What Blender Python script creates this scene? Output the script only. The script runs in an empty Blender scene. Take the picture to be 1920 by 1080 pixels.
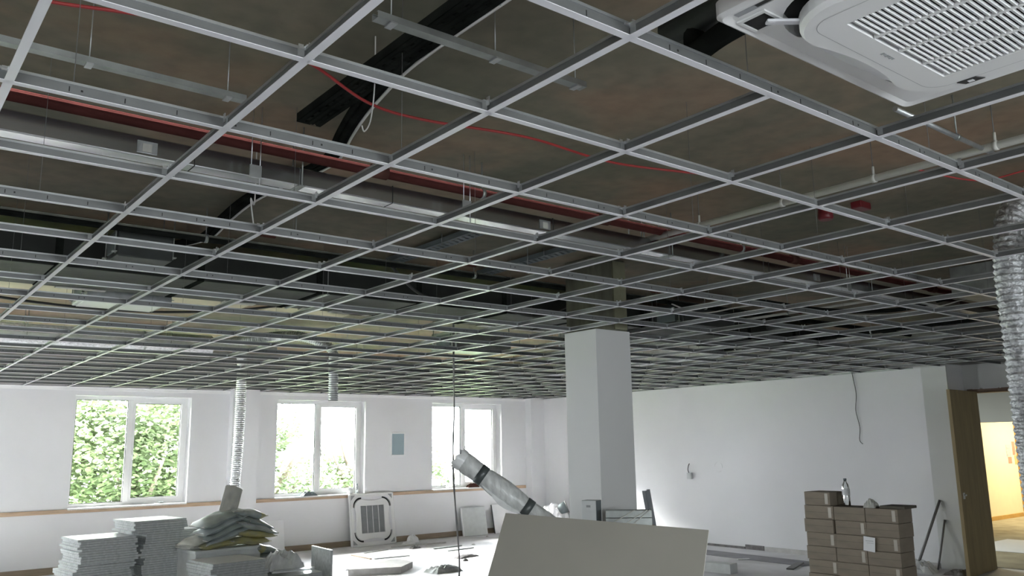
import bpy, bmesh, math, random
from mathutils import Vector, Matrix
random.seed(7)
SC = bpy.context.scene
COL = SC.collection
H = 2.76            # underside of the suspended ceiling grid
SL = H + 0.67       # underside of the concrete slab

# ------------------------------------------------------------------ camera
cam_d = bpy.data.cameras.new('camera'); cam = bpy.data.objects.new('camera', cam_d); COL.objects.link(cam)
cam_d.sensor_width = 36.0; cam_d.lens = 1575.19 * 36 / 1920; cam_d.clip_start = 0.05; cam_d.clip_end = 300
R0 = (0.7855081, -0.6186403, -0.0161586); R1 = (0.1019916, 0.1551675, -0.9826092); R2 = (0.6103890, 0.7701994, 0.1849814)
M = Matrix(((R0[0], -R1[0], -R2[0]), (R0[1], -R1[1], -R2[1]), (R0[2], -R1[2], -R2[2]))).to_4x4()
M.translation = (-0.265, -1.353, H - 1.008)
cam.matrix_world = M
SC.camera = cam

# ------------------------------------------------------------------ world and exposure
w = bpy.data.worlds.new('overcast_sky'); SC.world = w; w.use_nodes = True
bg = w.node_tree.nodes['Background']; bg.inputs[0].default_value = (0.93, 0.955, 1.0, 1); bg.inputs[1].default_value = 7.0
SC.view_settings.view_transform = 'Standard'; SC.view_settings.look = 'None'
SC.view_settings.exposure = 2.28; SC.view_settings.gamma = 1.0; SC.view_settings.use_curve_mapping = False
SC.cycles.max_bounces = 10; SC.cycles.diffuse_bounces = 7; SC.cycles.glossy_bounces = 4
SC.cycles.transparent_max_bounces = 12; SC.cycles.sample_clamp_indirect = 8.0
SC.cycles.caustics_reflective = False; SC.cycles.caustics_refractive = False


def area_light(name, loc, rot, sx, sy, energy, color=(1, 1, 1), portal=False):
    l = bpy.data.lights.new(name, 'AREA'); l.shape = 'RECTANGLE'; l.size = sx; l.size_y = sy
    l.energy = energy; l.color = color
    if portal: l.cycles.is_portal = True
    o = bpy.data.objects.new(name, l); COL.objects.link(o); o.location = loc; o.rotation_euler = rot
    return o


WIN_X = [(2.53, 4.29), (5.79, 7.55), (9.05, 10.80), (-0.73, 1.03), (-3.95, -2.2)]   # openings in the window wall
WZ0, WZ1 = 0.93, 2.635
YW = 13.05
for (a, b) in WIN_X:
    area_light('window_portal', ((a + b) / 2, YW + 0.32, (WZ0 + WZ1) / 2), (math.radians(-90), 0, 0), b - a, WZ1 - WZ0, 1, portal=True)
LEFT_ADDED_WIN = [(10.6, 12.36)]     # unseen window added in the side wall to light the room
REAR_ADDED_WIN = [(-2.6, -0.84), (1.9, 3.66)]                                # unseen windows added behind the viewpoint to light the room
XL = -4.5; YR = -5.0
for (a, b) in LEFT_ADDED_WIN:
    area_light('window_portal', (XL - 0.22, (a + b) / 2, (WZ0 + WZ1) / 2), (0, math.radians(-90), 0), WZ1 - WZ0, b - a, 1, portal=True)
for (a, b) in REAR_ADDED_WIN:
    area_light('window_portal', ((a + b) / 2, YR - 0.22, (WZ0 + WZ1) / 2), (math.radians(90), 0, 0), b - a, WZ1 - WZ0, 1, portal=True)
sl = bpy.data.lights.new('hazy_sun', 'SUN'); sl.energy = 42.0; sl.angle = math.radians(48); sl.color = (1.0, 0.97, 0.94)
so = bpy.data.objects.new('hazy_sun', sl); COL.objects.link(so); so.rotation_euler = Vector((0.56, -0.62, -0.85)).to_track_quat('-Z', 'Y').to_euler()
# warm ceiling lamp of the corridor beyond the doorway
area_light('corridor_lamp', (20.5, 5.6, 2.62), (0, 0, 0), 3.0, 0.6, 40, (1.0, 0.86, 0.57))
area_light('lobby_fill', (13.6, 5.8, 2.70), (0, 0, 0), 0.6, 0.6, 9, (0.92, 1.0, 0.96))  # unseen fill light added to turn the lobby wall neutral grey

# ------------------------------------------------------------------ materials
def mat(name, col, rough=0.6, metal=0.0, var=0.10, scale=6.0, col2=None, bump=0.0, detail=4.0, spec=None, stretch=None):
    m = bpy.data.materials.new(name); m.use_nodes = True
    nt = m.node_tree; N = nt.nodes; b = N['Principled BSDF']
    b.inputs['Roughness'].default_value = rough; b.inputs['Metallic'].default_value = metal
    if spec is not None: b.inputs['Specular IOR Level'].default_value = spec
    tc = N.new('ShaderNodeTexCoord'); nz = N.new('ShaderNodeTexNoise')
    nz.inputs['Scale'].default_value = scale; nz.inputs['Detail'].default_value = detail
    src = tc.outputs['Object']
    if stretch:
        mp = N.new('ShaderNodeMapping'); mp.inputs['Scale'].default_value = stretch
        nt.links.new(src, mp.inputs[0]); src = mp.outputs[0]
    nt.links.new(src, nz.inputs['Vector'])
    cr = N.new('ShaderNodeValToRGB'); cr.color_ramp.elements[0].position = 0.3; cr.color_ramp.elements[1].position = 0.7
    c2 = col2 if col2 else tuple(min(1, c * (1 + var)) for c in col)
    c1 = col if col2 else tuple(c * (1 - var) for c in col)
    cr.color_ramp.elements[0].color = (*c1, 1); cr.color_ramp.elements[1].color = (*c2, 1)
    nt.links.new(nz.outputs[0], cr.inputs[0]); nt.links.new(cr.outputs[0], b.inputs['Base Color'])
    if bump:
        bp = N.new('ShaderNodeBump'); bp.inputs['Strength'].default_value = bump; bp.inputs['Distance'].default_value = 0.02
        nt.links.new(nz.outputs[0], bp.inputs['Height']); nt.links.new(bp.outputs[0], b.inputs['Normal'])
    return m


MT = {}
MT['wall'] = mat('white_emulsion', (0.74, 0.74, 0.76), 0.7, var=0.025, scale=1.2, bump=0.02)
MT['wall_grey'] = mat('grey_undercoat', (0.62, 0.63, 0.62), 0.8, var=0.03, scale=1.5)
MT['block'] = mat('bare_block', (0.34, 0.34, 0.32), 0.9, var=0.2, scale=3, bump=0.2)
MT['colwhite'] = mat('column_paint', (0.56, 0.565, 0.56), 0.7, var=0.02, scale=2)
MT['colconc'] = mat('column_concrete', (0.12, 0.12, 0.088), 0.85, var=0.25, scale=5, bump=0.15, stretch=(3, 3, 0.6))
MT['olive'] = mat('olive_strip', (0.25, 0.25, 0.17), 0.8, var=0.15, scale=6)
MT['tee'] = mat('tee_paint', (0.72, 0.72, 0.76), 0.38, var=0.02, scale=8)
MT['teeweb'] = mat('tee_web_zinc', (0.155, 0.16, 0.16), 0.5, 0.45, var=0.10, scale=10)
MT['teebulb'] = mat('tee_bulb_zinc', (0.50, 0.52, 0.53), 0.35, 0.8, var=0.08, scale=10)
MT['galvsmooth'] = mat('galvanised_smooth', (0.60, 0.61, 0.63), 0.22, 1.0, var=0.08, scale=5)
MT['ductfoil'] = mat('wrapped_duct_foil', (0.46, 0.47, 0.48), 0.42, 0.75, var=0.35, scale=38, bump=0.9, detail=8)
MT['galv'] = mat('galvanised', (0.50, 0.52, 0.53), 0.42, 0.85, var=0.14, scale=14, bump=0.05)
MT['galvdull'] = mat('galvanised_dull', (0.36, 0.38, 0.37), 0.5, 0.8, var=0.2, scale=9, bump=0.05)
MT['galvbright'] = mat('galvanised_bright', (0.72, 0.74, 0.76), 0.28, 0.95, var=0.10, scale=10)
MT['foil'] = mat('crinkled_foil', (0.70, 0.71, 0.73), 0.33, 0.9, var=0.2, scale=30, bump=0.6)
MT['slot'] = mat('dark_slot', (0.02, 0.02, 0.02), 0.9, var=0.1)
MT['black'] = mat('black_rubber', (0.018, 0.02, 0.018), 0.75, var=0.3, scale=8, bump=0.1, spec=0.0)
MT['blackins'] = mat('black_lagging', (0.014, 0.017, 0.014), 0.65, var=0.5, scale=4, bump=0.5)
MT['red'] = mat('red_pipe_paint', (0.07, 0.024, 0.022), 0.85, var=0.15, scale=8, spec=0.0)
MT['redbrown'] = mat('red_oxide_pipe', (0.09, 0.042, 0.034), 0.85, var=0.25, scale=8, spec=0.0)
MT['redcable'] = mat('red_cable_sheath', (0.33, 0.03, 0.03), 0.5, var=0.1)
MT['sounder'] = mat('red_sounder_plastic', (0.16, 0.015, 0.02), 0.4, var=0.05)
MT['pvc'] = mat('white_conduit', (0.58, 0.58, 0.54), 0.45, var=0.05)
MT['wirewhite'] = mat('white_cable_sheath', (0.68, 0.68, 0.66), 0.5, var=0.05)
MT['cabledark'] = mat('dark_cable_sheath', (0.05, 0.05, 0.05), 0.5, var=0.2)
MT['cablegrey'] = mat('grey_cable_sheath', (0.16, 0.16, 0.16), 0.5, var=0.2)
MT['acwhite'] = mat('cassette_plastic', (0.70, 0.70, 0.70), 0.4, var=0.012, scale=3)
MT['acgrey'] = mat('cassette_grey_mesh', (0.30, 0.31, 0.32), 0.6, var=0.05)
MT['acflap'] = mat('cassette_flap_plastic', (0.62, 0.62, 0.65), 0.35, var=0.012, scale=3)
MT['upvc'] = mat('white_upvc', (0.80, 0.80, 0.80), 0.35, var=0.01)
MT['gasket'] = mat('black_gasket', (0.03, 0.03, 0.03), 0.6, var=0.1)
MT['pine'] = mat('pine_rail', (0.50, 0.36, 0.25), 0.5, var=0.15, scale=4, stretch=(1, 12, 12))
MT['skirt'] = mat('skirting_wood', (0.27, 0.21, 0.15), 0.6, var=0.15, scale=4, stretch=(1, 12, 12))
MT['doorwood'] = mat('door_veneer', (0.29, 0.22, 0.11), 0.5, var=0.16, scale=2.2, stretch=(6, 6, 0.8))
MT['darkwood'] = mat('door_frame_wood', (0.20, 0.13, 0.09), 0.5, var=0.2, scale=4)
MT['yellowwall'] = mat('cream_corridor_paint', (0.80, 0.74, 0.55), 0.7, var=0.02)
MT['oak'] = mat('oak_trim', (0.55, 0.33, 0.10), 0.5, var=0.12)
MT['tile'] = mat('mineral_tile', (0.60, 0.62, 0.62), 0.9, var=0.06, scale=12, bump=0.1)
MT['tileedge'] = mat('mineral_tile_edge', (0.44, 0.46, 0.46), 0.95, var=0.15, scale=30)
MT['tilewhite'] = mat('tile_face_white', (0.82, 0.82, 0.84), 0.32, var=0.02)
MT['plasterboard'] = mat('grey_board_paper', (0.34, 0.325, 0.285), 0.85, var=0.035, scale=3)
MT['boardedge'] = mat('board_gypsum_edge', (0.62, 0.61, 0.58), 0.9, var=0.06)
MT['baggreen'] = mat('bag_grey_green', (0.31, 0.35, 0.335), 0.42, var=0.25, scale=5, bump=0.25)
MT['bagslate'] = mat('bag_slate', (0.40, 0.44, 0.44), 0.40, var=0.2, scale=6, bump=0.25)
MT['bagwhite'] = mat('bag_white_plastic', (0.56, 0.56, 0.52), 0.45, var=0.2, scale=7, bump=0.25)
MT['bagyellow'] = mat('bag_yellow_print', (0.36, 0.37, 0.30), 0.5, scale=4.5, col2=(0.52, 0.47, 0.17), bump=0.2)
MT['bagpaper'] = mat('bag_paper', (0.45, 0.45, 0.42), 0.7, var=0.1, scale=8, bump=0.2)
MT['carton'] = mat('carton_card', (0.245, 0.205, 0.16), 0.85, var=0.09, scale=5, stretch=(1, 1, 3))
MT['cartondark'] = mat('carton_dark_flap', (0.10, 0.09, 0.07), 0.85, var=0.1)
MT['tape'] = mat('clear_tape', (0.46, 0.42, 0.36), 0.3, var=0.05)
MT['paper'] = mat('white_paper', (0.78, 0.78, 0.80), 0.8, var=0.02)
MT['wrap'] = mat('plastic_wrap', (0.46, 0.47, 0.46), 0.28, var=0.22, scale=6, bump=0.5, stretch=(5, 5, 1.2))
MT['wrapfilm'] = mat('loose_film', (0.62, 0.63, 0.63), 0.25, var=0.15, scale=9, bump=0.4)
MT['darktape'] = mat('dark_tape', (0.055, 0.065, 0.065), 0.35, var=0.1)
MT['noticered'] = mat('red_print', (0.55, 0.26, 0.20), 0.7, var=0.1)
MT['noticegrey'] = mat('grey_print', (0.42, 0.46, 0.50), 0.7, var=0.15, scale=20)
MT['bluegrey'] = mat('blue_grey_board', (0.30, 0.38, 0.42), 0.6, var=0.03)
MT['lilacgrey'] = mat('lilac_grey_strip', (0.27, 0.265, 0.29), 0.8, var=0.15, scale=3)
MT['debris'] = mat('plaster_offcut', (0.52, 0.51, 0.50), 0.9, var=0.12, scale=9, bump=0.2)
MT['debrisdark'] = mat('dirty_offcut', (0.18, 0.17, 0.17), 0.9, var=0.3, scale=12, bump=0.3)
MT['bluesteel'] = mat('steel_stud', (0.40, 0.42, 0.45), 0.4, 0.7, var=0.1)
MT['darkbox'] = mat('dark_unit_paint', (0.055, 0.062, 0.06), 0.6, var=0.15)
MT['slate'] = mat('slate_box', (0.14, 0.17, 0.18), 0.6, var=0.1)
MT['stick'] = mat('grey_pole', (0.17, 0.165, 0.165), 0.5, var=0.1)
MT['cream'] = mat('cream_panel', (0.55, 0.50, 0.37), 0.85, var=0.1, scale=3)
MT['trunk'] = mat('tree_bark', (0.10, 0.08, 0.06), 0.9, var=0.3, scale=8)
MT['grass'] = mat('lawn', (0.10, 0.16, 0.05), 0.9, var=0.3, scale=2)


def leaf_mat(name, c1, c2):
    m = mat(name, c1, 0.5, scale=1.3, col2=c2)
    nt = m.node_tree; b = nt.nodes['Principled BSDF']; out = nt.nodes['Material Output']
    tr = nt.nodes.new('ShaderNodeBsdfTranslucent'); mx = nt.nodes.new('ShaderNodeMixShader'); mx.inputs[0].default_value = 0.45
    src = b.inputs['Base Color'].links[0].from_socket
    nt.links.new(src, tr.inputs[0]); nt.links.new(b.outputs[0], mx.inputs[1]); nt.links.new(tr.outputs[0], mx.inputs[2])
    nt.links.new(mx.outputs[0], out.inputs[0])
    return m


MT['leaf'] = leaf_mat('sycamore_leaf', (0.055, 0.085, 0.035), (0.15, 0.19, 0.095))
MT['leaf2'] = leaf_mat('pale_leaf', (0.06, 0.085, 0.04), (0.15, 0.185, 0.105))


def glass_mat(name, refl):
    m = bpy.data.materials.new(name); m.use_nodes = True; nt = m.node_tree
    nt.nodes.remove(nt.nodes['Principled BSDF']); out = nt.nodes['Material Output']
    t = nt.nodes.new('ShaderNodeBsdfTransparent'); t.inputs[0].default_value = (0.95, 0.97, 0.96, 1)
    g = nt.nodes.new('ShaderNodeBsdfGlossy'); g.inputs['Roughness'].default_value = 0.03
    lw = nt.nodes.new('ShaderNodeLayerWeight'); lw.inputs[0].default_value = refl
    mx = nt.nodes.new('ShaderNodeMixShader')
    nt.links.new(lw.outputs['Fresnel'], mx.inputs[0]); nt.links.new(t.outputs[0], mx.inputs[1]); nt.links.new(g.outputs[0], mx.inputs[2])
    nt.links.new(mx.outputs[0], out.inputs[0])
    return m


MT['glass'] = glass_mat('window_glass', 0.25)
MT['bottle'] = glass_mat('clear_bottle_plastic', 0.45)
MT['filmclear'] = glass_mat('clear_polythene', 0.6)


def slab_mat():
    m = bpy.data.materials.new('stained_concrete_soffit'); m.use_nodes = True
    nt = m.node_tree; N = nt.nodes; b = N['Principled BSDF']; b.inputs['Roughness'].default_value = 0.85
    tc = N.new('ShaderNodeTexCoord')
    n1 = N.new('ShaderNodeTexNoise'); n1.inputs['Scale'].default_value = 0.8; n1.inputs['Detail'].default_value = 9; n1.inputs['Distortion'].default_value = 0.6
    n2 = N.new('ShaderNodeTexNoise'); n2.inputs['Scale'].default_value = 9.0; n2.inputs['Detail'].default_value = 6
    nt.links.new(tc.outputs['Object'], n1.inputs['Vector']); nt.links.new(tc.outputs['Object'], n2.inputs['Vector'])
    cr = N.new('ShaderNodeValToRGB'); e = cr.color_ramp.elements
    e[0].position = 0.36; e[0].color = (0.165, 0.16, 0.115, 1); e[1].position = 0.64; e[1].color = (0.31, 0.215, 0.145, 1)
    e2 = cr.color_ramp.elements.new(0.5); e2.color = (0.225, 0.195, 0.14, 1)
    nt.links.new(n1.outputs[0], cr.inputs[0])
    mx = N.new('ShaderNodeMixRGB'); mx.blend_type = 'MULTIPLY'; mx.inputs[0].default_value = 0.55
    cr2 = N.new('ShaderNodeValToRGB'); cr2.color_ramp.elements[0].position = 0.30; cr2.color_ramp.elements[0].color = (0.62, 0.62, 0.62, 1)
    cr2.color_ramp.elements[1].position = 0.62
    nt.links.new(n2.outputs[0], cr2.inputs[0]); nt.links.new(cr.outputs[0], mx.inputs[1]); nt.links.new(cr2.outputs[0], mx.inputs[2])
    nt.links.new(mx.outputs[0], b.inputs['Base Color'])
    return m


def floor_mat():
    m = bpy.data.materials.new('dusty_screed'); m.use_nodes = True
    nt = m.node_tree; N = nt.nodes; b = N['Principled BSDF']; b.inputs['Roughness'].default_value = 0.55
    tc = N.new('ShaderNodeTexCoord')
    n1 = N.new('ShaderNodeTexNoise'); n1.inputs['Scale'].default_value = 0.9; n1.inputs['Detail'].default_value = 8; n1.inputs['Distortion'].default_value = 0.8
    nt.links.new(tc.outputs['Object'], n1.inputs['Vector'])
    cr = N.new('ShaderNodeValToRGB'); e = cr.color_ramp.elements
    e[0].position = 0.30; e[0].color = (0.50, 0.49, 0.51, 1); e[1].position = 0.62; e[1].color = (0.76, 0.75, 0.78, 1)
    nt.links.new(n1.outputs[0], cr.inputs[0]); nt.links.new(cr.outputs[0], b.inputs['Base Color'])
    return m


MT['slab'] = slab_mat()
MT['floor'] = floor_mat()
MT['corrfloor'] = mat('bare_corridor_screed', (0.33, 0.29, 0.20), 0.8, var=0.25, scale=2.5)


# ------------------------------------------------------------------ mesh helpers
class MB:
    def __init__(self):
        self.v = []; self.f = []; self.m = []; self.s = []

    def add(self, vs, fs, mi=0, smooth=False):
        o = len(self.v); self.v += [tuple(p) for p in vs]
        for f in fs: self.f.append(tuple(i + o for i in f)); self.m.append(mi); self.s.append(smooth)
        return self

    def box(self, a, b, mi=0, M=None, taper=None):
        x0, y0, z0 = a; x1, y1, z1 = b
        vs = [(x0, y0, z0), (x1, y0, z0), (x1, y1, z0), (x0, y1, z0), (x0, y0, z1), (x1, y0, z1), (x1, y1, z1), (x0, y1, z1)]
        if M is not None: vs = [tuple(M @ Vector(p)) for p in vs]
        return self.add(vs, [(0, 3, 2, 1), (4, 5, 6, 7), (0, 1, 5, 4), (1, 2, 6, 5), (2, 3, 7, 6), (3, 0, 4, 7)], mi)

    def bbox(self, a, b, r=0.004, mi=0, M=None):       # box with chamfered edges
        bm = bmesh.new(); bmesh.ops.create_cube(bm, size=1.0)
        for v in bm.verts:
            v.co = Vector(((a[i] + b[i]) / 2 + v.co[i] * (b[i] - a[i]) for i in range(3)))
        bmesh.ops.bevel(bm, geom=bm.edges[:], offset=r, segments=2, affect='EDGES', profile=0.5)
        bm.verts.index_update()
        vs = [v.co.copy() for v in bm.verts]; fs = [tuple(v.index for v in f.verts) for f in bm.faces]; bm.free()
        if M is not None: vs = [M @ p for p in vs]
        return self.add(vs, fs, mi)

    def tube(self, pts, r, n=10, mi=0, caps=True, smooth=True):
        pts = [Vector(p) for p in pts]; rs = r if isinstance(r, (list, tuple)) else [r] * len(pts)
        rings = []; up = None
        for i, p in enumerate(pts):
            d = (pts[min(i + 1, len(pts) - 1)] - pts[max(i - 1, 0)])
            d = d.normalized() if d.length > 1e-9 else Vector((0, 0, 1))
            if up is None: up = Vector((0, 0, 1)) if abs(d.z) < 0.9 else Vector((1, 0, 0))
            a = d.cross(up)
            if a.length < 1e-6: a = d.orthogonal()
            a.normalize(); b = a.cross(d).normalized(); up = b
            rings.append([p + a * (math.cos(2 * math.pi * k / n) * rs[i]) + b * (math.sin(2 * math.pi * k / n) * rs[i]) for k in range(n)])
        vs = [q for rg in rings for q in rg]; fs = []
        for i in range(len(rings) - 1):
            for k in range(n):
                a = i * n + k; b = i * n + (k + 1) % n
                fs.append((a, b, b + n, a + n))
        o = len(self.v); self.add(vs, fs, mi, smooth)
        if caps:
            self.f.append(tuple(o + k for k in range(n))[::-1]); self.m.append(mi); self.s.append(False)
            e = o + (len(rings) - 1) * n
            self.f.append(tuple(e + k for k in range(n))); self.m.append(mi); self.s.append(False)
        return self

    def poly(self, pts, z0, z1, mi=0, M=None):          # extruded polygon (x, y) between two heights
        n = len(pts); vs = [(p[0], p[1], z0) for p in pts] + [(p[0], p[1], z1) for p in pts]
        if M is not None: vs = [tuple(M @ Vector(p)) for p in vs]
        return self.add(vs, [tuple(range(n))[::-1], tuple(range(n, 2 * n))] + [(i, (i + 1) % n, n + (i + 1) % n, n + i) for i in range(n)], mi)

    def ring(self, A, B, za, zb, mi=0, smooth=False, flip=False):   # strip between two matched loops
        n = len(A); vs = [(p[0], p[1], za) for p in A] + [(p[0], p[1], zb) for p in B]
        fs = [(i, (i + 1) % n, n + (i + 1) % n, n + i) for i in range(n)]
        if flip: fs = [f[::-1] for f in fs]
        return self.add(vs, fs, mi, smooth)

    def build(self, name, mats, parent=None, loc=None, rot=None):
        me = bpy.data.meshes.new(name); me.from_pydata(self.v, [], self.f)
        for m in (mats if isinstance(mats, (list, tuple)) else [mats]): me.materials.append(MT[m])
        me.polygons.foreach_set('material_index', self.m); me.polygons.foreach_set('use_smooth', self.s)
        me.update()
        o = bpy.data.objects.new(name, me); COL.objects.link(o)
        if parent is not None: o.parent = parent
        if loc is not None: o.location = loc
        if rot is not None: o.rotation_euler = rot
        return o


def tag(o, label, cat=None, group=None, kind=None):
    if label: o['label'] = label
    if cat: o['category'] = cat
    if group: o['group'] = group
    if kind: o['kind'] = kind
    return o


def thing(name, label, cat, loc=(0, 0, 0), rot=(0, 0, 0), group=None, kind=None):
    o = bpy.data.objects.new(name, None); COL.objects.link(o); o.location = loc; o.rotation_euler = rot
    o.empty_display_size = 0.1
    return tag(o, label, cat, group, kind)


def inst(src, parent=None, loc=(0, 0, 0), rot=(0, 0, 0), mats=None):
    c = src.copy(); COL.objects.link(c); c.parent = parent; c.location = loc; c.rotation_euler = rot
    return c


def smooth_path(pts, n=8):
    P = [Vector(p) for p in pts]; out = []
    for i in range(len(P) - 1):
        a = P[max(i - 1, 0)]; b = P[i]; c = P[i + 1]; d = P[min(i + 2, len(P) - 1)]
        for k in range(n):
            t = k / n
            out.append(0.5 * ((2 * b) + (c - a) * t + (2 * a - 5 * b + 4 * c - d) * t * t + (-a + 3 * b - 3 * c + d) * t ** 3))
    out.append(P[-1]); return out


def rrect(h, r, n=8, cx=0, cy=0, hy=None):
    hy = h if hy is None else hy; pts = []
    for (sx, sy, a0) in ((1, 1, 0), (-1, 1, 90), (-1, -1, 180), (1, -1, 270)):
        for k in range(n + 1):
            a = math.radians(a0 + 90 * k / n)
            pts.append((cx + sx * (h - r) + r * math.cos(a), cy + sy * (hy - r) + r * math.sin(a)))
    return pts


# ================================================================== ROOM SHELL
XB = 11.83; XD = 12.3
fl = MB().box((XL, YR, -0.12), (16.0, YW + 0.35, 0.0)).build('floor', 'floor')
tag(fl, 'pale dusty concrete floor of the whole room', kind='structure')
f2 = MB().box((12.45, 1.0, 0.001), (26.0, 7.0, 0.006)).build('floor', 'corrfloor')
tag(f2, 'brownish bare screed floor beyond the doorway', kind='structure')
ce = MB().box((XL, YR, SL), (XD + 0.3, YW + 0.35, SL + 0.2)).build('ceiling', 'slab')
tag(ce, 'brown stained concrete soffit above the open grid', kind='structure')

# window wall: plaster below the grid, bare block above it
mb = MB()
xs = sorted(WIN_X)
def wall_piece(x0, x1, z0, z1): mb.box((x0, YW, z0), (x1, YW + 0.3, z1), 0)
cur = XL
for (a, b) in xs:
    wall_piece(cur, a, 0, H + 0.03); wall_piece(a, b, 0, WZ0); wall_piece(a, b, WZ1, H + 0.03); cur = b
wall_piece(cur, XD, 0, H + 0.03)
mb.box((XL, YW, H + 0.03), (XD, YW + 0.3, SL), 1)
tag(mb.build('wall_window', ['wall', 'block']), 'white plastered wall with the row of windows', kind='structure')
mb = MB()
mb.box((XB, 4.13, 0), (XB + 0.6, YW, H + 0.03), 0); mb.box((XB, 4.13, H + 0.03), (XB + 0.6, YW, SL), 1)
tag(mb.build('wall_back', ['wall', 'block']), 'long white plastered wall right of the column', kind='structure')
mb = MB().box((XB - 0.025, 4.13, 0), (XB, 4.48, H + 0.03))
tag(mb.build('trim_1', 'wall_grey'), 'flat grey pilaster at the end of the long white wall', kind='structure')
DY0, DY1, DZ = 1.9, 4.08, 2.44
mb = MB()
mb.box((XD, DY1, 0), (XD + 0.15, 4.13, H + 0.03), 0); mb.box((XD, YR, 0), (XD + 0.15, DY0, H + 0.03), 0)
mb.box((XD, DY0, DZ), (XD + 0.15, DY1, H + 0.03), 0); mb.box((XD, YR, H + 0.03), (XD + 0.15, 4.13, SL), 1)
tag(mb.build('wall_door', ['wall_grey', 'block']), 'grey recessed wall with the doorway', kind='structure')
mb = MB(); cur = YR
for (a, b) in LEFT_ADDED_WIN:
    mb.box((XL - 0.2, cur, 0), (XL, a, SL)); mb.box((XL - 0.2, a, 0), (XL, b, WZ0)); mb.box((XL - 0.2, a, WZ1), (XL, b, SL)); cur = b
mb.box((XL - 0.2, cur, 0), (XL, YW, SL))
tag(mb.build('wall_left', 'wall'), 'white side wall with a window added for light, left of the view', kind='structure')
mb = MB(); cur = XL
for (a, b) in REAR_ADDED_WIN:
    mb.box((cur, YR - 0.2, 0), (a, YR, SL)); mb.box((a, YR - 0.2, 0), (b, YR, WZ0)); mb.box((a, YR - 0.2, WZ1), (b, YR, SL)); cur = b
mb.box((cur, YR - 0.2, 0), (XD, YR, SL))
tag(mb.build('wall_rear', 'wall'), 'white wall with windows added for light, behind the viewpoint', kind='structure')
# pilasters on the window wall
tag(MB().box((4.93, YW - 0.16, 0), (5.40, YW, H + 0.03)).build('trim_2', 'wall'), 'white pilaster between the first two windows', kind='structure')
tag(MB().box((11.46, YW - 0.2, 0), (XB, YW, H + 0.03)).build('trim_3', 'wall'), 'white pilaster in the corner right of the last window', kind='structure')
tag(MB().box((XL, YW - 0.012, H - 0.05), (XB, YW, H + 0.002)).build('trim_4', 'upvc'), 'thin white edge strip along the head of the window wall', kind='structure')
for i, (a, b) in enumerate(((XL, 4.88), (5.45, 11.42))):
    o = MB().bbox((a, YW - 0.035, 0.865), (b, YW, 0.925), 0.006).build('trim_%d' % (5 + i), 'pine')
    tag(o, ('pine dado rail left of the pilaster', 'pine dado rail right of the pilaster')[i], kind='structure')
mb = MB()
for (a, b) in ((XL, 4.93), (5.40, 11.46)): mb.bbox((a, YW - 0.02, 0), (b, YW, 0.10), 0.004)
tag(mb.build('baseboard_window', 'skirt'), 'brown wooden skirting under the windows', kind='structure')
mb = MB()
y = YW - 0.25; rr = random.Random(3)
while y > 4.6:
    L = rr.uniform(0.3, 1.1); y0 = max(4.5, y - L)
    mb.box((XB - rr.uniform(0.012, 0.03), y0, 0), (XB, y - rr.uniform(0, 0.05), rr.uniform(0.03, 0.075)), rr.choice((0, 0, 1))); y = y0
tag(mb.build('baseboard_back', ['debrisdark', 'debris']), 'broken dirty plaster edge at the foot of the long wall', kind='structure')

# windows
def window(idx, a, b, label, side='w'):
    loc, rz = {'w': (((a + b) / 2, YW + 0.19, WZ0), 0), 'l': ((XL - 0.10, (a + b) / 2, WZ0), math.pi / 2), 'r': (((a + b) / 2, YR - 0.10, WZ0), math.pi)}[side]
    t = thing('window_%d' % idx, label, None, loc, (0, 0, rz), kind='structure')
    w2 = (b - a) / 2; hz = WZ1 - WZ0; fw = 0.055
    m = MB()
    m.box((-w2, 0, 0), (w2, 0.07, fw)); m.box((-w2, 0, hz - fw), (w2, 0.07, hz))
    m.box((-w2, 0, fw), (-w2 + fw, 0.07, hz - fw)); m.box((w2 - fw, 0, fw), (w2, 0.07, hz - fw))
    m.build('window_frame', 'upvc', t)
    mx = -0.02
    MB().bbox((mx - 0.04, -0.004, fw), (mx + 0.04, 0.07, hz - fw), 0.004).build('mullion', 'upvc', t)
    x0, x1 = mx + 0.04, w2 - fw; s = 0.05; m = MB()                   # opening sash on the right
    m.box((x0, -0.012, fw), (x1, 0.05, fw + s)); m.box((x0, -0.012, hz - fw - s), (x1, 0.05, hz - fw))
    m.box((x0, -0.012, fw + s), (x0 + s * .7, 0.05, hz - fw - s)); m.box((x1 - s, -0.012, fw + s), (x1, 0.05, hz - fw - s))
    sash = m.build('sash', 'upvc', t)
    g = 0.008; m = MB()
    for (u0, u1, v0, v1) in ((-w2 + fw, mx - 0.04, fw, hz - fw), (x0 + s * .7, x1 - s, fw + s, hz - fw - s)):
        m.box((u0, 0.012, v0), (u0 + g, 0.03, v1)); m.box((u1 - g, 0.012, v0), (u1, 0.03, v1))
        m.box((u0, 0.012, v0), (u1, 0.03, v0 + g)); m.box((u0, 0.012, v1 - g), (u1, 0.03, v1))
    m.build('gasket', 'gasket', t)
    MB().box((-w2 + fw, 0.028, fw), (mx - 0.04, 0.034, hz - fw)).build('pane', 'glass', t)
    MB().box((x0 + s * .7, 0.028, fw + s), (x1 - s, 0.034, hz - fw - s)).build('pane', 'glass', t)
    m = MB().bbox((x0 + 0.006, -0.035, 0.78), (x0 + 0.03, -0.012, 0.84), 0.003); m.tube([(x0 + 0.018, -0.035, 0.80), (x0 + 0.018, -0.06, 0.80), (x0 + 0.018, -0.06, 0.70)], 0.008, 8)
    m.build('handle', 'upvc', t)
    MB().bbox((-w2, -0.225 if side == 'w' else -0.12, -0.025), (w2, 0.0, 0.004), 0.004).build('window_sill', 'upvc', t)
    return t


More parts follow.
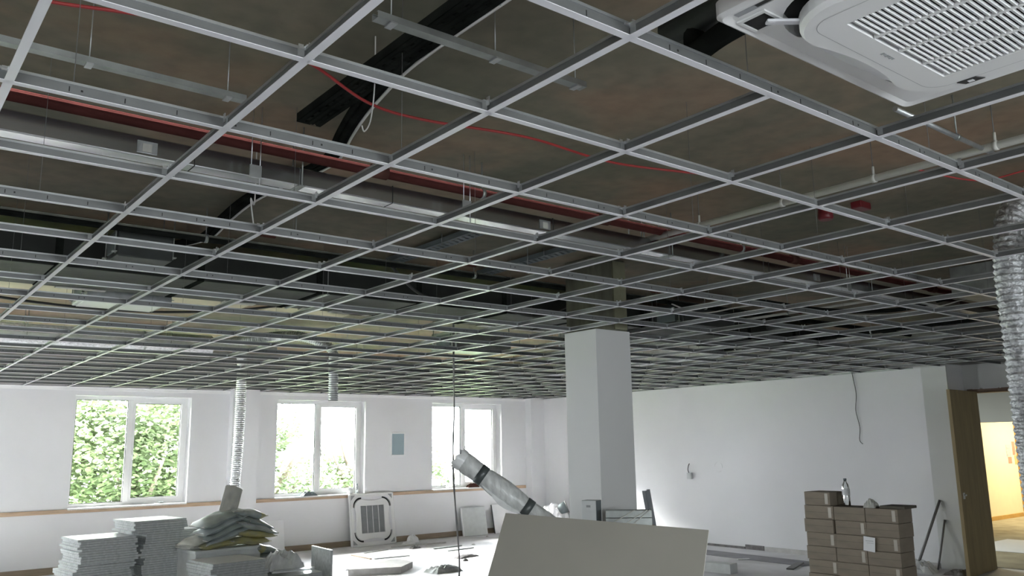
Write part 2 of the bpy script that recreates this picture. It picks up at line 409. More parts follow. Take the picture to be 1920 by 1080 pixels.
wl = ['two-pane white window at the left, full of green leaves', 'two-pane white window in the middle, half green leaves and half sky',
      'two-pane white window at the right, mostly bright sky', 'white window beyond the left edge of the view, nearest one', 'white window beyond the left edge of the view, farthest one']
for i, (a, b) in enumerate(WIN_X): window(i + 1, a, b, wl[i])
for i, (a, b) in enumerate(LEFT_ADDED_WIN): window(6 + i, a, b, 'white window added for light in the unseen side wall, %s from the back' % ('first', 'second', 'third', 'fourth')[i], 'l')
for i, (a, b) in enumerate(REAR_ADDED_WIN): window(10 + i, a, b, 'white window added for light behind the viewpoint, %s from the side wall' % ('first', 'second', 'third')[i], 'r')

# the column: bare concrete above the grid, white casing below
col = thing('column', 'square column, white below the grid and bare concrete above', 'column', (4.90, 3.98, 0), kind='structure')
MB().bbox((0, 0, 0), (0.43, 0.415, H + 0.005), 0.003).build('casing', 'colwhite', col)
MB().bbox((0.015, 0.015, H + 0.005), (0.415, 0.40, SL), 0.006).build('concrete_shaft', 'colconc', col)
MB().box((0.24, -0.004, H + 0.02), (0.40, 0.015, SL - 0.02)).build('cover_strip', 'olive', col)

# doorway: frame, open leaf
d = thing('door_1', 'brown wooden door standing open into the room beside the doorway', None, (XD, DY1, 0), kind='structure')
m = MB(); m.bbox((-0.03, -(DY1 - DY0), DZ - 0.055), (0.17, 0.0, DZ), 0.004); m.bbox((-0.012, -0.04, 0), (0.17, 0, DZ - 0.055), 0.004); m.bbox((-0.012, -(DY1 - DY0), 0), (0.17, -(DY1 - DY0) + 0.04, DZ - 0.055), 0.004)
m.build('door_frame', 'darkwood', d)
m = MB()
for (y0, y1) in ((-0.18, -0.08), (-0.42, -0.22), (-0.46, -0.44)): m.box((-0.034, y0, DZ - 0.004), (-0.004, y1, DZ + 0.008))
m.build('plaster_chip', 'paper', d)
Mleaf = Matrix.Rotation(math.radians(5.5), 4, 'Z')
lf = MB().bbox((-1.05, -0.05, 0.008), (0.0, -0.006, 2.40), 0.003, 0, Mleaf).build('door_leaf', 'doorwood', d, (-0.035, -0.085, 0))
m = MB(); m.bbox((-0.99, -0.056, 0.98), (-0.93, -0.05, 1.06), 0.002, 0, Mleaf); m.tube([Mleaf @ Vector(p) for p in ((-0.96, -0.056, 1.03), (-0.96, -0.085, 1.03))], 0.012, 10)
m.build('lock_plate', 'galvbright', lf)

# rooms beyond the doorway
XC = 16.0
mb = MB(); mb.box((XC, 5.7, 0), (XC + 0.15, 8.2, 2.8)); mb.box((XC, 0.9, 0), (XC + 0.15, 4.0, 2.8)); mb.box((XC, 4.0, 2.035), (XC + 0.15, 5.7, 2.8))
tag(mb.build('wall_lobby', 'wall_grey'), 'grey wall with a low opening seen through the doorway', kind='structure')
mb = MB(); mb.box((12.45, 1.0, 2.75), (26, 8.2, 2.85)); mb.box((12.45, 8.1, 0), (16, 8.2, 2.75)); mb.box((12.45, 0.9, 0), (16, 1.0, 2.75))
tag(mb.build('ceiling', 'wall_grey'), 'plain ceiling and side walls of the lobby beyond the doorway', kind='structure')
mb = MB(); mb.box((16.15, 6.95, 0), (26, 7.1, 2.75)); mb.box((25.9, 1.0, 0), (26, 6.95, 2.75)); mb.box((16.15, 1.0, 0), (26, 1.1, 2.75))
tag(mb.build('wall_corridor', 'yellowwall'), 'cream corridor wall in warm light beyond the doorway', kind='structure')
tag(MB().bbox((16.15, 6.93, 0), (26, 6.95, 0.09), 0.004).build('baseboard_corridor', 'oak'), 'oak skirting of the cream corridor', kind='structure')
d2 = thing('door_2', 'oak framed pale door in the cream corridor wall', None, (21.55, 6.95, 0), kind='structure')
m = MB(); m.bbox((-0.5, -0.03, 0), (-0.38, 0.0, 2.15), 0.004); m.bbox((0.38, -0.03, 0), (0.5, 0.0, 2.15), 0.004); m.bbox((-0.38, -0.03, 2.04), (0.38, 0, 2.15), 0.004)
m.build('door_frame', 'oak', d2)
MB().bbox((-0.38, -0.012, 0.005), (0.38, 0.0, 2.04), 0.003).build('door_leaf', 'paper', d2)

# ================================================================== SUSPENDED CEILING GRID
grid = thing('ceiling_grid', 'bare white and galvanised suspended ceiling grid without tiles', 'ceiling grid', (0, 0, H))
def tee_mesh(L, web, slots=None, tabs=True):
    m = MB()
    m.box((0, -0.012, 0), (L, 0.012, 0.0016), 0)
    m.box((0, -0.0012, 0.0016), (L, 0.0012, web - 0.008), 1)
    m.box((0, -0.0038, web - 0.008), (L, 0.0038, web), 2)
    if slots:
        x = 0.15
        while x < L:
            m.box((x - 0.0015, -0.0022, 0.012), (x + 0.0015, 0.0022, 0.027), 3)
            if int(x / 0.15) % 3 == 0: m.box((x + 0.03, -0.0022, 0.017), (x + 0.036, 0.0022, 0.023), 3)
            x += 0.15
    if tabs:
        for x in (0.004, L - 0.022): m.box((x, -0.004, 0.008), (x + 0.018, 0.004, 0.030), 2)
    return m


TEEM = ['tee', 'teeweb', 'teebulb', 'slot']
X0G = -3.6
rm = tee_mesh(XB - X0G - 0.002, 0.042, slots=True, tabs=False).build('main_runner', TEEM, grid, (X0G, 0, 0))
rm_far = tee_mesh(XD - X0G - 0.002, 0.042, slots=True, tabs=False).build('main_runner', TEEM, grid, (X0G, 0, 0))
JM = [-2, 0, 2, 4, 6, 8, 10, 12, 14, 16, 18, 20]
rm.location = (X0G, JM[4] * 0.6, 0); rm_far.location = (X0G, 0, 0)
for j in JM:
    if j == 8: continue
    if j in (0,): continue
    c = inst(rm_far if j * 0.6 < 4.1 else rm, grid, (X0G, j * 0.6, 0))
rm.location = (X0G, 8 * 0.6, 0)
CASS = (1.325, 2.275)
ct = tee_mesh(1.196, 0.036).build('cross_tee', TEEM, grid)
ng = tee_mesh(0.596, 0.036).build('noggin_tee', TEEM, grid)
first = [True, True]
def put(src, k, loc, rz):
    global first
    if first[k]:
        src.location = loc; src.rotation_euler = (0, 0, rz); first[k] = False
    else: inst(src, grid, loc, (0, 0, rz))


for j in range(-2, 20, 2):
    for i in range(-5, 20):
        x = i * 0.6
        if j == -2 and i == 3: continue                    # left out for the air-conditioning cassette
        put(ct, 0, (x, j * 0.6 + 0.002, 0), math.pi / 2)
    for i in range(-5, 19):
        x = i * 0.6; yy = (j + 1) * 0.6
        if j == -2 and i in (2, 3): continue
        if abs(yy - 4.2) < 0.05 and i == 8: continue       # the column stands here
        put(ng, 1, (x + 0.002, yy, 0), 0)
# short ends: last bay to the window wall and to the back wall
lt = tee_mesh(YW - 12.0 - 0.004, 0.036).build('edge_tee', TEEM, grid, (-3.0, 12.002, 0), (0, 0, math.pi / 2))
for i in range(-4, 20): inst(lt, grid, (i * 0.6, 12.002, 0), (0, 0, math.pi / 2))
et = tee_mesh(XB - 11.4 - 0.004, 0.036).build('end_tee', TEEM, grid, (11.402, -0.6, 0))
for j in range(1, 21, 2): inst(et, grid, (11.402, j * 0.6, 0))
ln = tee_mesh(0.596, 0.036).build('infill_tee', TEEM, grid, (-3.0 + 0.002, 12.6, 0))
for i in range(-4, 19): inst(ln, grid, (i * 0.6 + 0.002, 12.6, 0))
m = MB(); m.box((X0G, YW - 0.036, 0), (XB, YW - 0.012, 0.002)); m.box((X0G, YW - 0.0135, 0.002), (XB, YW - 0.012, 0.024))
m.build('wall_angle', 'tee', grid)
m = MB(); m.box((XB - 0.024, 4.6, -0.002), (XB, YW - 0.2, 0)); m.box((XB - 0.0015, 4.6, -0.002), (XB, YW - 0.2, 0.022))
m.build('wall_angle', 'galvdull', grid)
# hanger wires up to the slab
hw = MB().tube([(0, 0, 0.03), (0, 0, 0.67)], 0.0012, 5).build('hanger_wire', 'cablegrey', grid, (0.3, 0.0, 0))
for j in JM:
    if j > 12: continue
    for i in range(-2, 19, 2):
        if (j, i) == (0, 0): continue
        inst(hw, grid, (i * 0.6 + 0.27 + 0.11 * ((i * 7 + j * 3) % 5 - 2), j * 0.6, 0))
# pressed clips on near crossings
ck = MB(); ck.box((-0.02, -0.006, 0.030), (0.02, 0.006, 0.036)); ck.box((-0.018, 0.006, 0.02), (-0.004, 0.009, 0.048)); ck.box((0.004, -0.009, 0.022), (0.018, -0.006, 0.05)); ck.box((-0.006, -0.02, 0.036), (0.008, 0.02, 0.039))
ckm = ck.build('tee_clip', 'galvbright', grid, (0.6, 0.6, 0))
for i in range(0, 12):
    for j in range(0, 6):
        if (i, j) in ((1, 1), (3, 0)) or (i * 5 + j * 3) % 4 == 0: continue
        inst(ckm, grid, (i * 0.6, j * 0.6, 0), (0, 0, (i + j) % 2 * math.pi / 2))

# ================================================================== SERVICES ABOVE THE GRID (z measured from the grid)
def Z(v): return H + v
def rod(m, x, y, z0, mi=0, r=0.004): m.tube([(x, y, z0), (x, y, 0.67)], r, 6, mi)


def straight(name, label, cat, axis, c, z, a, b, section, mats, rods=(), extra=None, group=None):
    t = thing(name, label, cat, (0, 0, H), group=group)
    m = MB(); kind = section[0]
    def P(u, v, ww): return (u, c + v, z + ww) if axis == 'x' else (c + v, u, z + ww)
    if kind == 'pipe': m.tube([P(a, 0, 0), P(b, 0, 0)], section[1], 14)
    else:
        hw_, hh = section[1], section[2]
        p, q = P(a, -hw_, -hh), P(b, hw_, hh)
        m.bbox(tuple(min(p[i], q[i]) for i in range(3)), tuple(max(p[i], q[i]) for i in range(3)), 0.006)
    m.build('body', mats, t)
    for u in rods:
        r = MB(); p = P(u, 0, 0); rr_ = section[1] if kind == 'pipe' else section[2]
        if kind == 'pipe':
            r.tube([(p[0], p[1], p[2] + rr_), (p[0], p[1], 0.67)], 0.004, 6)
            q0, q1 = P(u - 0.012, 0, 0), P(u + 0.012, 0, 0); r.tube([q0, q1], rr_ + 0.004, 14)
        else:
            for s in (-1, 1):
                pp = P(u, s * (section[1] + 0.012), -section[2] - 0.01); r.tube([pp, (pp[0], pp[1], 0.67)], 0.004, 6)
            p0, p1 = P(u - 0.015, -section[1] - 0.02, -section[2] - 0.006), P(u + 0.015, section[1] + 0.02, -section[2])
            r.box(tuple(min(p0[i], p1[i]) for i in range(3)), tuple(max(p0[i], p1[i]) for i in range(3)))
        r.build('hanger_rod', 'galvdull', t)
    if extra: extra(t, P)
    return t


def trunk_extra(t, P):
    for u, k in ((0.73, 'bagwhite'), (3.18, 'bagwhite'), (6.3, 'galvbright')):
        m = MB(); p0, p1 = P(u - 0.045, -0.054, -0.032), P(u + 0.045, -0.05, 0.025); m.box(p0, p1)
        p0, p1 = P(u - 0.022, -0.057, -0.028), P(u + 0.02, -0.054, 0.012); m.box(p0, p1, 1); m.build('coupler_plate', ['galv', k], t)
    for u in (0.95, 2.05, 3.25, 5.6, 8.0):
        m = MB(); p0, p1 = P(u - 0.002, -0.0515, -0.0515), P(u + 0.002, 0.0515, 0.0515); m.box(p0, p1); m.build('joint', 'slot', t)


straight('cable_trunking', 'long galvanised square trunking with couplers crossing the view', 'trunking', 'x', 2.69, 0.40, -4.0, 11.5, ('box', 0.05, 0.05), 'galvsmooth', (-1.2, 1.5, 4.4, 7.2), trunk_extra)
def pipe_extra(mn):
    def f(t, P):
        for u in (-0.6, 1.9, 3.6, 5.8, 8.2):
            m = MB().tube([P(u - 0.05, 0, 0), P(u + 0.05, 0, 0)], 0.036, 14); m.build('coupling', mn, t)
    return f


straight('sprinkler_pipe', 'red pipe running beside the galvanised trunking', 'pipe', 'x', 2.535, 0.475, -4.0, 11.5, ('pipe', 0.028), 'red', (-0.2, 2.6, 5.1, 7.9), pipe_extra('redbrown'))
straight('sprinkler_pipe', 'thin red-brown pipe farther back, before the black pipe', 'pipe', 'x', 4.06, 0.46, -4.0, 11.5, ('pipe', 0.02), 'redbrown', (0.2, 2.1, 4.2, 6.6), pipe_extra('redbrown'))
straight('water_pipe', 'thin black lagged pipe just behind the red-brown pipe', 'pipe', 'x', 4.43, 0.45, -4.0, 11.5, ('pipe', 0.027), 'black', (-0.4, 1.6, 3.9, 7.0))
def duct_extra(t, P):
    for k in range(14):
        u = -3.2 + k * 1.0; m = MB(); p0, p1 = P(u, -0.43, -0.115), P(u + 0.05, 0.43, 0.115); m.box(p0, p1); m.build('tape_band', 'black', t)
    rr = random.Random(5)
    for k in range(10):
        u = rr.uniform(-1, 6); m = MB(); p0, p1 = P(u, 0.32 + rr.uniform(0, .06), -0.119), P(u + rr.uniform(.1, .45), 0.44, -0.111); m.box(p0, p1); m.build('torn_patch', 'debris', t)


straight('lagged_duct', 'wide black lagged duct running across the room', 'duct', 'x', 5.62, 0.41, -4.0, 10.9, ('box', 0.42, 0.11), 'blackins', (-2.0, 0.4, 2.9, 6.1, 8.6), duct_extra)
straight('spiral_duct', 'bright silver duct near the window wall', 'duct', 'x', 10.5, 0.44, -4.0, 3.7, ('pipe', 0.15), 'foil', (-2, 0.5, 2.8))


def tray(name, label, axis, c, z, a, b, wd, mats, group=None):
    t = thing(name, label, 'cable tray', (0, 0, H), group=group)
    def P(u, v, ww): return (u, c + v, z + ww) if axis == 'x' else (c + v, u, z + ww)
    m = MB()
    def bx(u0, u1, v0, v1, w0, w1):
        p, q = P(u0, v0, w0), P(u1, v1, w1); m.box(tuple(min(p[i], q[i]) for i in range(3)), tuple(max(p[i], q[i]) for i in range(3)))
    h = wd / 2
    bx(a, b, -h, -h + 0.002, 0, 0.04); bx(a, b, h - 0.002, h, 0, 0.04)
    bx(a, b, -h, -h * 0.62, 0, 0.0015); bx(a, b, h * 0.62, h, 0, 0.0015); bx(a, b, -h * 0.12, h * 0.12, 0, 0.0015)
    u = a
    while u < b:
        bx(u, min(b, u + 0.045), -h * 0.62, -h * 0.12, 0, 0.0015); bx(u + 0.02, min(b, u + 0.065), h * 0.12, h * 0.62, 0, 0.0015); u += 0.07
    m.build('tray_channel', mats, t)
    u = a + 0.5
    while u < b:
        r = MB()
        for s in (-1, 1):
            p = P(u, s * (h + 0.006), 0); r.tube([p, (p[0], p[1], 0.67)], 0.004, 6)
        r.build('hanger_rod', 'galvdull', t); u += 1.6
    return t


tr = tray('cable_tray', 'black perforated cable tray overhead, running away from the viewer', 'y', 1.27, 0.45, -3.0, 2.06, 0.115, 'black')
mm = MB()
for k, x in enumerate((-0.036, -0.012, 0.014, 0.036)): mm.tube([(1.27 + x, -3.0, 0.459), (1.27 + x, 2.05, 0.459)], 0.011, 8)
mm.build('cable_bundle', 'black', tr)
tray('cable_tray', 'galvanised perforated tray in front of the silver duct', 'x', 9.7, 0.33, -4.0, 4.3, 0.22, 'galvbright')
tray('cable_tray', 'galvanised perforated tray in line with the middle window', 'x', 10.6, 0.33, 5.6, 10.2, 0.2, 'galvbright')
tray('cable_tray', 'galvanised perforated tray above the far side of the column', 'y', 9.3, 0.45, 4.9, 10.0, 0.2, 'galvdull')


def cable(name, label, pts, r, m, cat='cable', n=8, group=None, seg=8):
    o = MB().tube(smooth_path(pts, n), r, seg).build(name, m)
    return tag(o, label, cat, group)


def cz(pts): return [(x, y, H + z) for (x, y, z) in pts]
bun = [(1.30, 1.25, 0.47), (1.36, 1.62, 0.48), (1.47, 1.98, 0.53), (1.60, 2.36, 0.58), (1.73, 2.76, 0.60), (1.755, 3.02, 0.61), (1.72, 3.24, 0.61), (1.66, 3.78, 0.60), (1.70, 4.39, 0.60), (1.72, 4.85, 0.57), (1.55, 5.2, 0.545)]
t = thing('cable_bundle', 'black cable bundle with one white cable, leaving the tray towards the far box', 'cable', (0, 0, 0))
mm = MB()
for dx, dz in ((-0.025, 0), (0, 0.006), (0.025, 0), (0, -0.014)): mm.tube(smooth_path(cz([(x + dx, y, z + dz) for (x, y, z) in bun]), 8), 0.017, 8)
mm.build('black_cable', 'black', t)
MB().tube(smooth_path(cz([(1.335, -3, 0.455), (1.336, 0, 0.447), (1.338, 0.6, 0.456)] + [(x + 0.045, y, z - 0.012) for (x, y, z) in bun]), 8), 0.008, 8).build('white_cable', 'wirewhite', t)
cable('red_cable', 'thin red fire-alarm cable sagging across the near cells', cz([(0.05, 1.57, 0.46), (0.14, 1.56, 0.45), (0.42, 1.47, 0.45), (0.70, 1.445, 0.45), (0.90, 1.45, 0.45), (1.05, 1.50, 0.45), (1.33, 1.60, 0.41), (1.60, 1.60, 0.40), (2.10, 1.50, 0.40), (2.75, 1.58, 0.43), (3.41, 1.45, 0.45), (4.1, 1.60, 0.55), (5.0, 1.80, 0.655)]), 0.0065, 'redcable')
cable('red_cable', 'thin red cable beside the flexible duct at the right', cz([(4.2, 0.75, 0.46), (4.55, 0.55, 0.40), (5.0, 0.44, 0.52), (5.6, 0.35, 0.66)]), 0.005, 'redcable')

# white conduit with clips and the box it runs into
t = thing('conduit', 'white plastic conduit running from the trunking towards the right', 'conduit', (0, 0, H))
MB().tube([(4.19, 2.74, 0.45), (4.19, -3.2, 0.45)], 0.021, 12).build('pipe', 'pvc', t)
for y in (2.2, 1.55, 0.95, 0.3, -0.4):
    m = MB().tube([(4.19, y - 0.012, 0.45), (4.19, y + 0.012, 0.45)], 0.025, 12); m.tube([(4.19, y, 0.46), (4.19, y, 0.52)], 0.008, 6); m.build('clip', 'pvc', t); MB().tube([(4.19, y, 0.52), (4.19, y, 0.67)], 0.0025, 6).build('hanger_rod', 'cablegrey', t)
t = thing('junction_box', 'grey junction box at the end of the white conduit', 'box', (4.19, 2.80, H + 0.40))
MB().bbox((-0.045, -0.06, -0.05), (0.045, 0.04, 0.08), 0.006).build('enclosure', 'galv', t)
m = MB()
for dx, dy in ((-0.03, 0.03), (0.04, -0.03), (0.1, 0)): m.tube([(dx, dy, 0.05), (dx, dy, 0.27)], 0.005, 6)
m.box((0.0, -0.005, 0.06), (0.11, 0.005, 0.07)); m.build('hanger_rod', 'galv', t)

def channel(label, x0, x1, y, z, wires):
    t = thing('ceiling_channel', label, 'channel', (0, y, H + z))
    m = MB(); m.box((x0, -0.02, 0), (x1, 0.02, 0.0015)); m.box((x0, -0.02, 0.0015), (x1, -0.0185, 0.022)); m.box((x0, 0.0185, 0.0015), (x1, 0.02, 0.022))
    m.box((x0, -0.02, 0.022), (x1, -0.011, 0.0235)); m.box((x0, 0.011, 0.022), (x1, 0.02, 0.0235))
    m.build('profile', 'galvdull', t)
    for x in wires:
        m = MB(); m.tube([(x, 0, 0.0), (x, 0, 0.67 - z)], 0.0022, 6); m.box((x - 0.012, -0.024, -0.006), (x + 0.012, 0.024, -0.001)); m.build('hanger', 'galv', t)


channel('short galvanised channel lying across under the black tray', 0.96, 1.88, 0.885, 0.36, (1.02, 1.45, 1.84))
channel('long galvanised channel at the upper left above the grid', -3.5, 0.87, 1.78, 0.36, (-1.2, 0.3, 0.8))

def bracket(label, x, y, z):
    t = thing('hanger_bracket', label, 'hanger', (x, y, H + z))
    m = MB(); m.tube([(-0.022, 0, 0), (-0.022, 0, 0.67 - z)], 0.0025, 6); m.tube([(0.022, 0, -0.10), (0.022, 0, 0.67 - z)], 0.0025, 6); m.build('rod', 'galvbright', t)
    MB().bbox((-0.03, -0.004, -0.03), (0.03, 0.004, 0.035), 0.002).build('plate', 'galv', t)


bracket('twin-rod hanger with a square plate in front of the trunking', 1.20, 2.50, 0.33)
bracket('twin-rod hanger with a plate right of the column', 6.5, 2.46, 0.30)
bracket('twin-rod hanger with a plate in the middle of the view, by the trunking coupler', 2.45, 2.48, 0.36)
cable('hanger_wire', 'pale wire with a hooked end hanging in the second near cell', cz([(1.30, 1.50, 0.66), (1.30, 1.50, 0.45), (1.29, 1.51, 0.30), (1.26, 1.505, 0.24), (1.24, 1.49, 0.255)]), 0.003, 'wirewhite', 'wire')
cable('hanger_wire', 'pale bent wire hanging over the far left cells', cz([(1.43, 3.1, 0.66), (1.43, 3.1, 0.36), (1.40, 3.08, 0.37), (1.44, 3.12, 0.22)]), 0.004, 'wirewhite', 'wire')

# red alarm sounder on the slab
t = thing('alarm_sounder', 'red alarm sounder hanging under the slab at the upper right', 'alarm', (5.15, 1.83, SL))
m = MB().tube([(0, 0, 0), (0, 0, -0.02)], 0.06, 20); m.build('base', 'sounder', t)
m = MB().tube([(0, 0, -0.02), (0, 0, -0.10), (0, 0, -0.115)], [0.05, 0.054, 0.046], 20); m.build('horn', 'sounder', t)
MB().bbox((0.10, -0.22, -0.05), (0.24, -0.14, 0), 0.006).build('junction_box', 'sounder', t)

# flexible ducts
def flexduct(name, label, pts, r, pitch, m, depth=0.14):
    P = smooth_path(pts, 24); out = []; rs = []; acc = 0
    D = [0]
    for i in range(1, len(P)): D.append(D[-1] + (P[i] - P[i - 1]).length)
    n = int(D[-1] / pitch) * 4; k = 0
    for i in range(n + 1):
        s = D[-1] * i / n
        while k < len(D) - 2 and D[k + 1] < s: k += 1
        f = (s - D[k]) / max(1e-9, D[k + 1] - D[k]); out.append(P[k].lerp(P[k + 1], f))
        rs.append(r * (1 - depth * (0.0, 0.45, 1.0, 0.45)[i % 4]))
    o = MB().tube(out, rs, 20, caps=False).build(name, m)
    return tag(o, label, 'flexible duct')


flexduct('flexible_duct', 'thick foil flexible duct hanging through the grid at the right edge', [(6.2, -0.6, H + 0.50), (5.6, 0.1, H + 0.49), (5.05, 0.50, H + 0.34), (4.92, 0.57, H + 0.05), (4.90, 0.57, H - 0.5), (4.90, 0.57, H - 1.0), (4.91, 0.57, H - 1.75)], 0.086, 0.037, 'ductfoil', 0.13)
flexduct('flexible_duct', 'thin ribbed foil duct hanging down to the bags', [(4.1, 10.55, H + 0.42), (4.28, 10.85, H + 0.38), (4.33, 10.95, H + 0.1), (4.33, 10.95, H - 0.7), (4.30, 10.95, 1.19)], 0.075, 0.030, 'foil', 0.16)
flexduct('flexible_duct', 'ribbed foil duct with a short end hanging before the middle window', [(3.7, 10.4, H + 0.44), (4.1, 9.75, H + 0.50), (4.5, 9.3, H + 0.50), (4.85, 9.10, H + 0.34), (4.90, 9.10, H + 0.1), (4.91, 9.10, H - 0.37)], 0.068, 0.030, 'galv', 0.16)

# boxes and units between slab and grid
def unit(label, x0, x1, y0, y1, z0, z1, m, cat='fan unit', name='fan_coil_unit', panel=None):
    t = thing(name, label, cat, ((x0 + x1) / 2, (y0 + y1) / 2, H + z0)); hx, hy = (x1 - x0) / 2, (y1 - y0) / 2
    MB().bbox((-hx, -hy, 0), (hx, hy, z1 - z0), 0.01).build('casing', m, t)
    for sx in (-1, 1):
        for sy in (-1, 1):
            mm = MB(); mm.tube([(sx * (hx + 0.01), sy * hy * .8, 0.02), (sx * (hx + 0.01), sy * hy * .8, 0.67 - z0)], 0.005, 6); mm.box((sx * (hx + 0.01) - 0.02, sy * hy * .8 - 0.02, 0.03), (sx * (hx + 0.01) + 0.02, sy * hy * .8 + 0.02, 0.036))
            mm.build('hanger_rod', 'galvdull', t)
    mm = MB(); mm.bbox((-hx - 0.012, -hy * .55, 0.04), (-hx, hy * .55, z1 - z0 - 0.04), 0.003)
    mm.build('control_box', 'slate', t)
    if panel: MB().box((-hx * .9, -hy * .95, -0.006), (hx * .9, hy * .95, 0)).build('bottom_panel', panel, t)


unit('dark fan coil unit above the far left cells with cables running in', 1.08, 1.44, 4.62, 4.95, 0.30, 0.50, 'darkbox')
unit('pale bottomed fan coil unit above the black duct at the left', 1.25, 1.95, 6.35, 6.95, 0.30, 0.52, 'galv', panel='tilewhite')
unit('dark fan coil unit right of the column', 6.85, 7.75, 4.62, 5.10, 0.28, 0.52, 'darkbox')
unit('cream bottomed fan coil unit behind the column', 7.3, 8.2, 6.6, 7.2, 0.28, 0.5, 'galv', panel='cream')
unit('grey fan coil unit above the grid near the middle window', 5.9, 6.8, 7.6, 8.2, 0.26, 0.5, 'galvdull')
# flat cream patches under the soffit towards the windows
for k, (x0, x1, y0, y1) in enumerate(((-0.6, 0.5, 7.3, 8.5), (0.75, 1.9, 7.3, 8.5), (2.15, 3.3, 7.3, 8.5), (3.55, 4.6, 7.3, 8.5))):
    o = MB().bbox((x0, y0, SL - 0.034), (x1, y1, SL - 0.002), 0.004).build('soffit_patch', 'cream')
    tag(o, 'flat cream patch under the slab, %s counting from the left' % ('first', 'second', 'third', 'fourth')[k], 'board', 'cream soffit patches')
straight('water_pipe', 'slim galvanised pipe over the far cells before the silver duct', 'pipe', 'x', 8.9, 0.42, -4, 11.4, ('pipe', 0.02), 'galv', (-1, 2, 5, 8))
straight('conduit', 'thin grey conduit running lengthwise right of the column', 'conduit', 'y', 7.9, 0.40, 2.9, 12.6, ('pipe', 0.014), 'pvc', (4, 6, 8, 10))
straight('water_pipe', 'black lagged pipe running lengthwise near the long white wall', 'pipe', 'y', 10.4, 0.42, -2.0, 12.4, ('pipe', 0.035), 'black', (0, 2.2, 4.4, 6.6, 8.8))
straight('rectangular_duct', 'galvanised rectangular duct above the grid by the long white wall', 'duct', 'y', 9.95, 0.36, 6.6, 12.4, ('box', 0.16, 0.1), 'galvbright', (7, 9, 11))
straight('rectangular_duct', 'dark rectangular duct above the door corner', 'duct', 'y', 8.2, 0.45, -3.5, 2.2, ('box', 0.35, 0.14), 'galvdull', (-2, 0, 1.8))
cable('cable_bundle', 'black cables looping above the cells right of the column', cz([(6.3, 4.35, 0.42), (6.5, 4.2, 0.36), (7.0, 3.9, 0.45), (7.6, 3.4, 0.33), (8.1, 2.9, 0.30), (8.6, 2.6, 0.42), (9.4, 2.3, 0.60), (10.2, 1.9, 0.64)]), 0.02, 'black')
cable('white_cable', 'white cable looping beside the black cables right of the column', cz([(6.3, 4.3, 0.40), (6.55, 4.1, 0.30), (7.05, 3.75, 0.38), (7.7, 3.2, 0.26), (8.2, 2.8, 0.27), (8.8, 2.5, 0.42), (9.5, 2.2, 0.64)]), 0.007, 'wirewhite')
cable('cable_bundle', 'thin dark cables drooping over the cream patches at the far left', cz([(-0.5, 6.9, 0.5), (0.6, 7.0, 0.34), (1.7, 7.0, 0.3), (2.6, 6.9, 0.36), (3.4, 6.8, 0.5), (4.2, 6.7, 0.64)]), 0.012, 'cabledark')
cable('cable_bundle', 'dark cables crossing over the black duct left of the column', cz([(3.3, 4.9, 0.60), (3.7, 5.0, 0.36), (4.2, 5.05, 0.30), (4.6, 5.1, 0.34), (5.2, 5.1, 0.28), (5.8, 5.1, 0.5), (6.6, 5.1, 0.64)]), 0.014, 'cabledark')

straight('conduit', 'thin galvanised conduit right behind the near cassette', 'conduit', 'x', 0.36, 0.45, 3.3, 4.35, ('pipe', 0.012), 'galv', (3.9,))
tray('cable_tray', 'dark cable tray running away over the trunking, left of the column', 'y', 3.42, 0.60, 3.6, 5.0, 0.13, 'slate')
tray('cable_tray', 'second dark cable tray running away, nearer the column', 'y', 4.40, 0.60, 3.5, 5.0, 0.12, 'slate')
# lagged refrigerant pipes to the near cassette
t = thing('refrigerant_pipes', 'black lagged pipes with an elbow feeding the near air-conditioning cassette', 'pipe', (0, 0, H))
MB().tube([(1.74, -2.6, 0.34), (1.74, -0.30, 0.34), (1.74, 0.33, 0.31)], 0.05, 14).build('main_pipe', 'blackins', t)
MB().tube(smooth_path([(1.74, 0.22, 0.31), (1.738, 0.22, 0.22), (1.70, 0.17, 0.185), (1.66, 0.04, 0.18), (1.62, -0.22, 0.17)], 6), 0.035, 12).build('branch_pipe', 'black', t)
m = MB(); m.box((1.70, 0.02, 0.28), (1.95, 0.05, 0.285)); m.tube([(1.60, -0.5, 0.3), (1.60, -0.5, 0.67)], 0.005, 6); m.tube([(1.85, -0.5, 0.3), (1.85, -0.5, 0.67)], 0.005, 6); m.box((1.58, -0.52, 0.278), (1.87, -0.48, 0.284)); m.build('support', 'galv', t)

# ================================================================== AIR-CONDITIONING CASSETTES
def rr2(h, r, n=10, sc=0.0, mm=8):
    pts = []
    for (sx, sy, a0) in ((1, 1, 0), (-1, 1, 90), (-1, -1, 180), (1, -1, 270)):
        for k in range(n + 1):
            a = math.radians(a0 + 90 * k / n); pts.append((sx * (h - r) + r * math.cos(a), sy * (h - r) + r * math.sin(a)))
        ca, sa = round(math.cos(math.radians(a0 + 90))), round(math.sin(math.radians(a0 + 90)))      # straight side after this corner
        for k in range(1, mm):
            u = (h - r) * (1 - 2 * k / mm); d = h - sc * (1 - (1 - 2 * k / mm) ** 2)
            tx, ty = (sa, -ca); pts.append((ca * d + tx * u, sa * d + ty * u))
    return pts


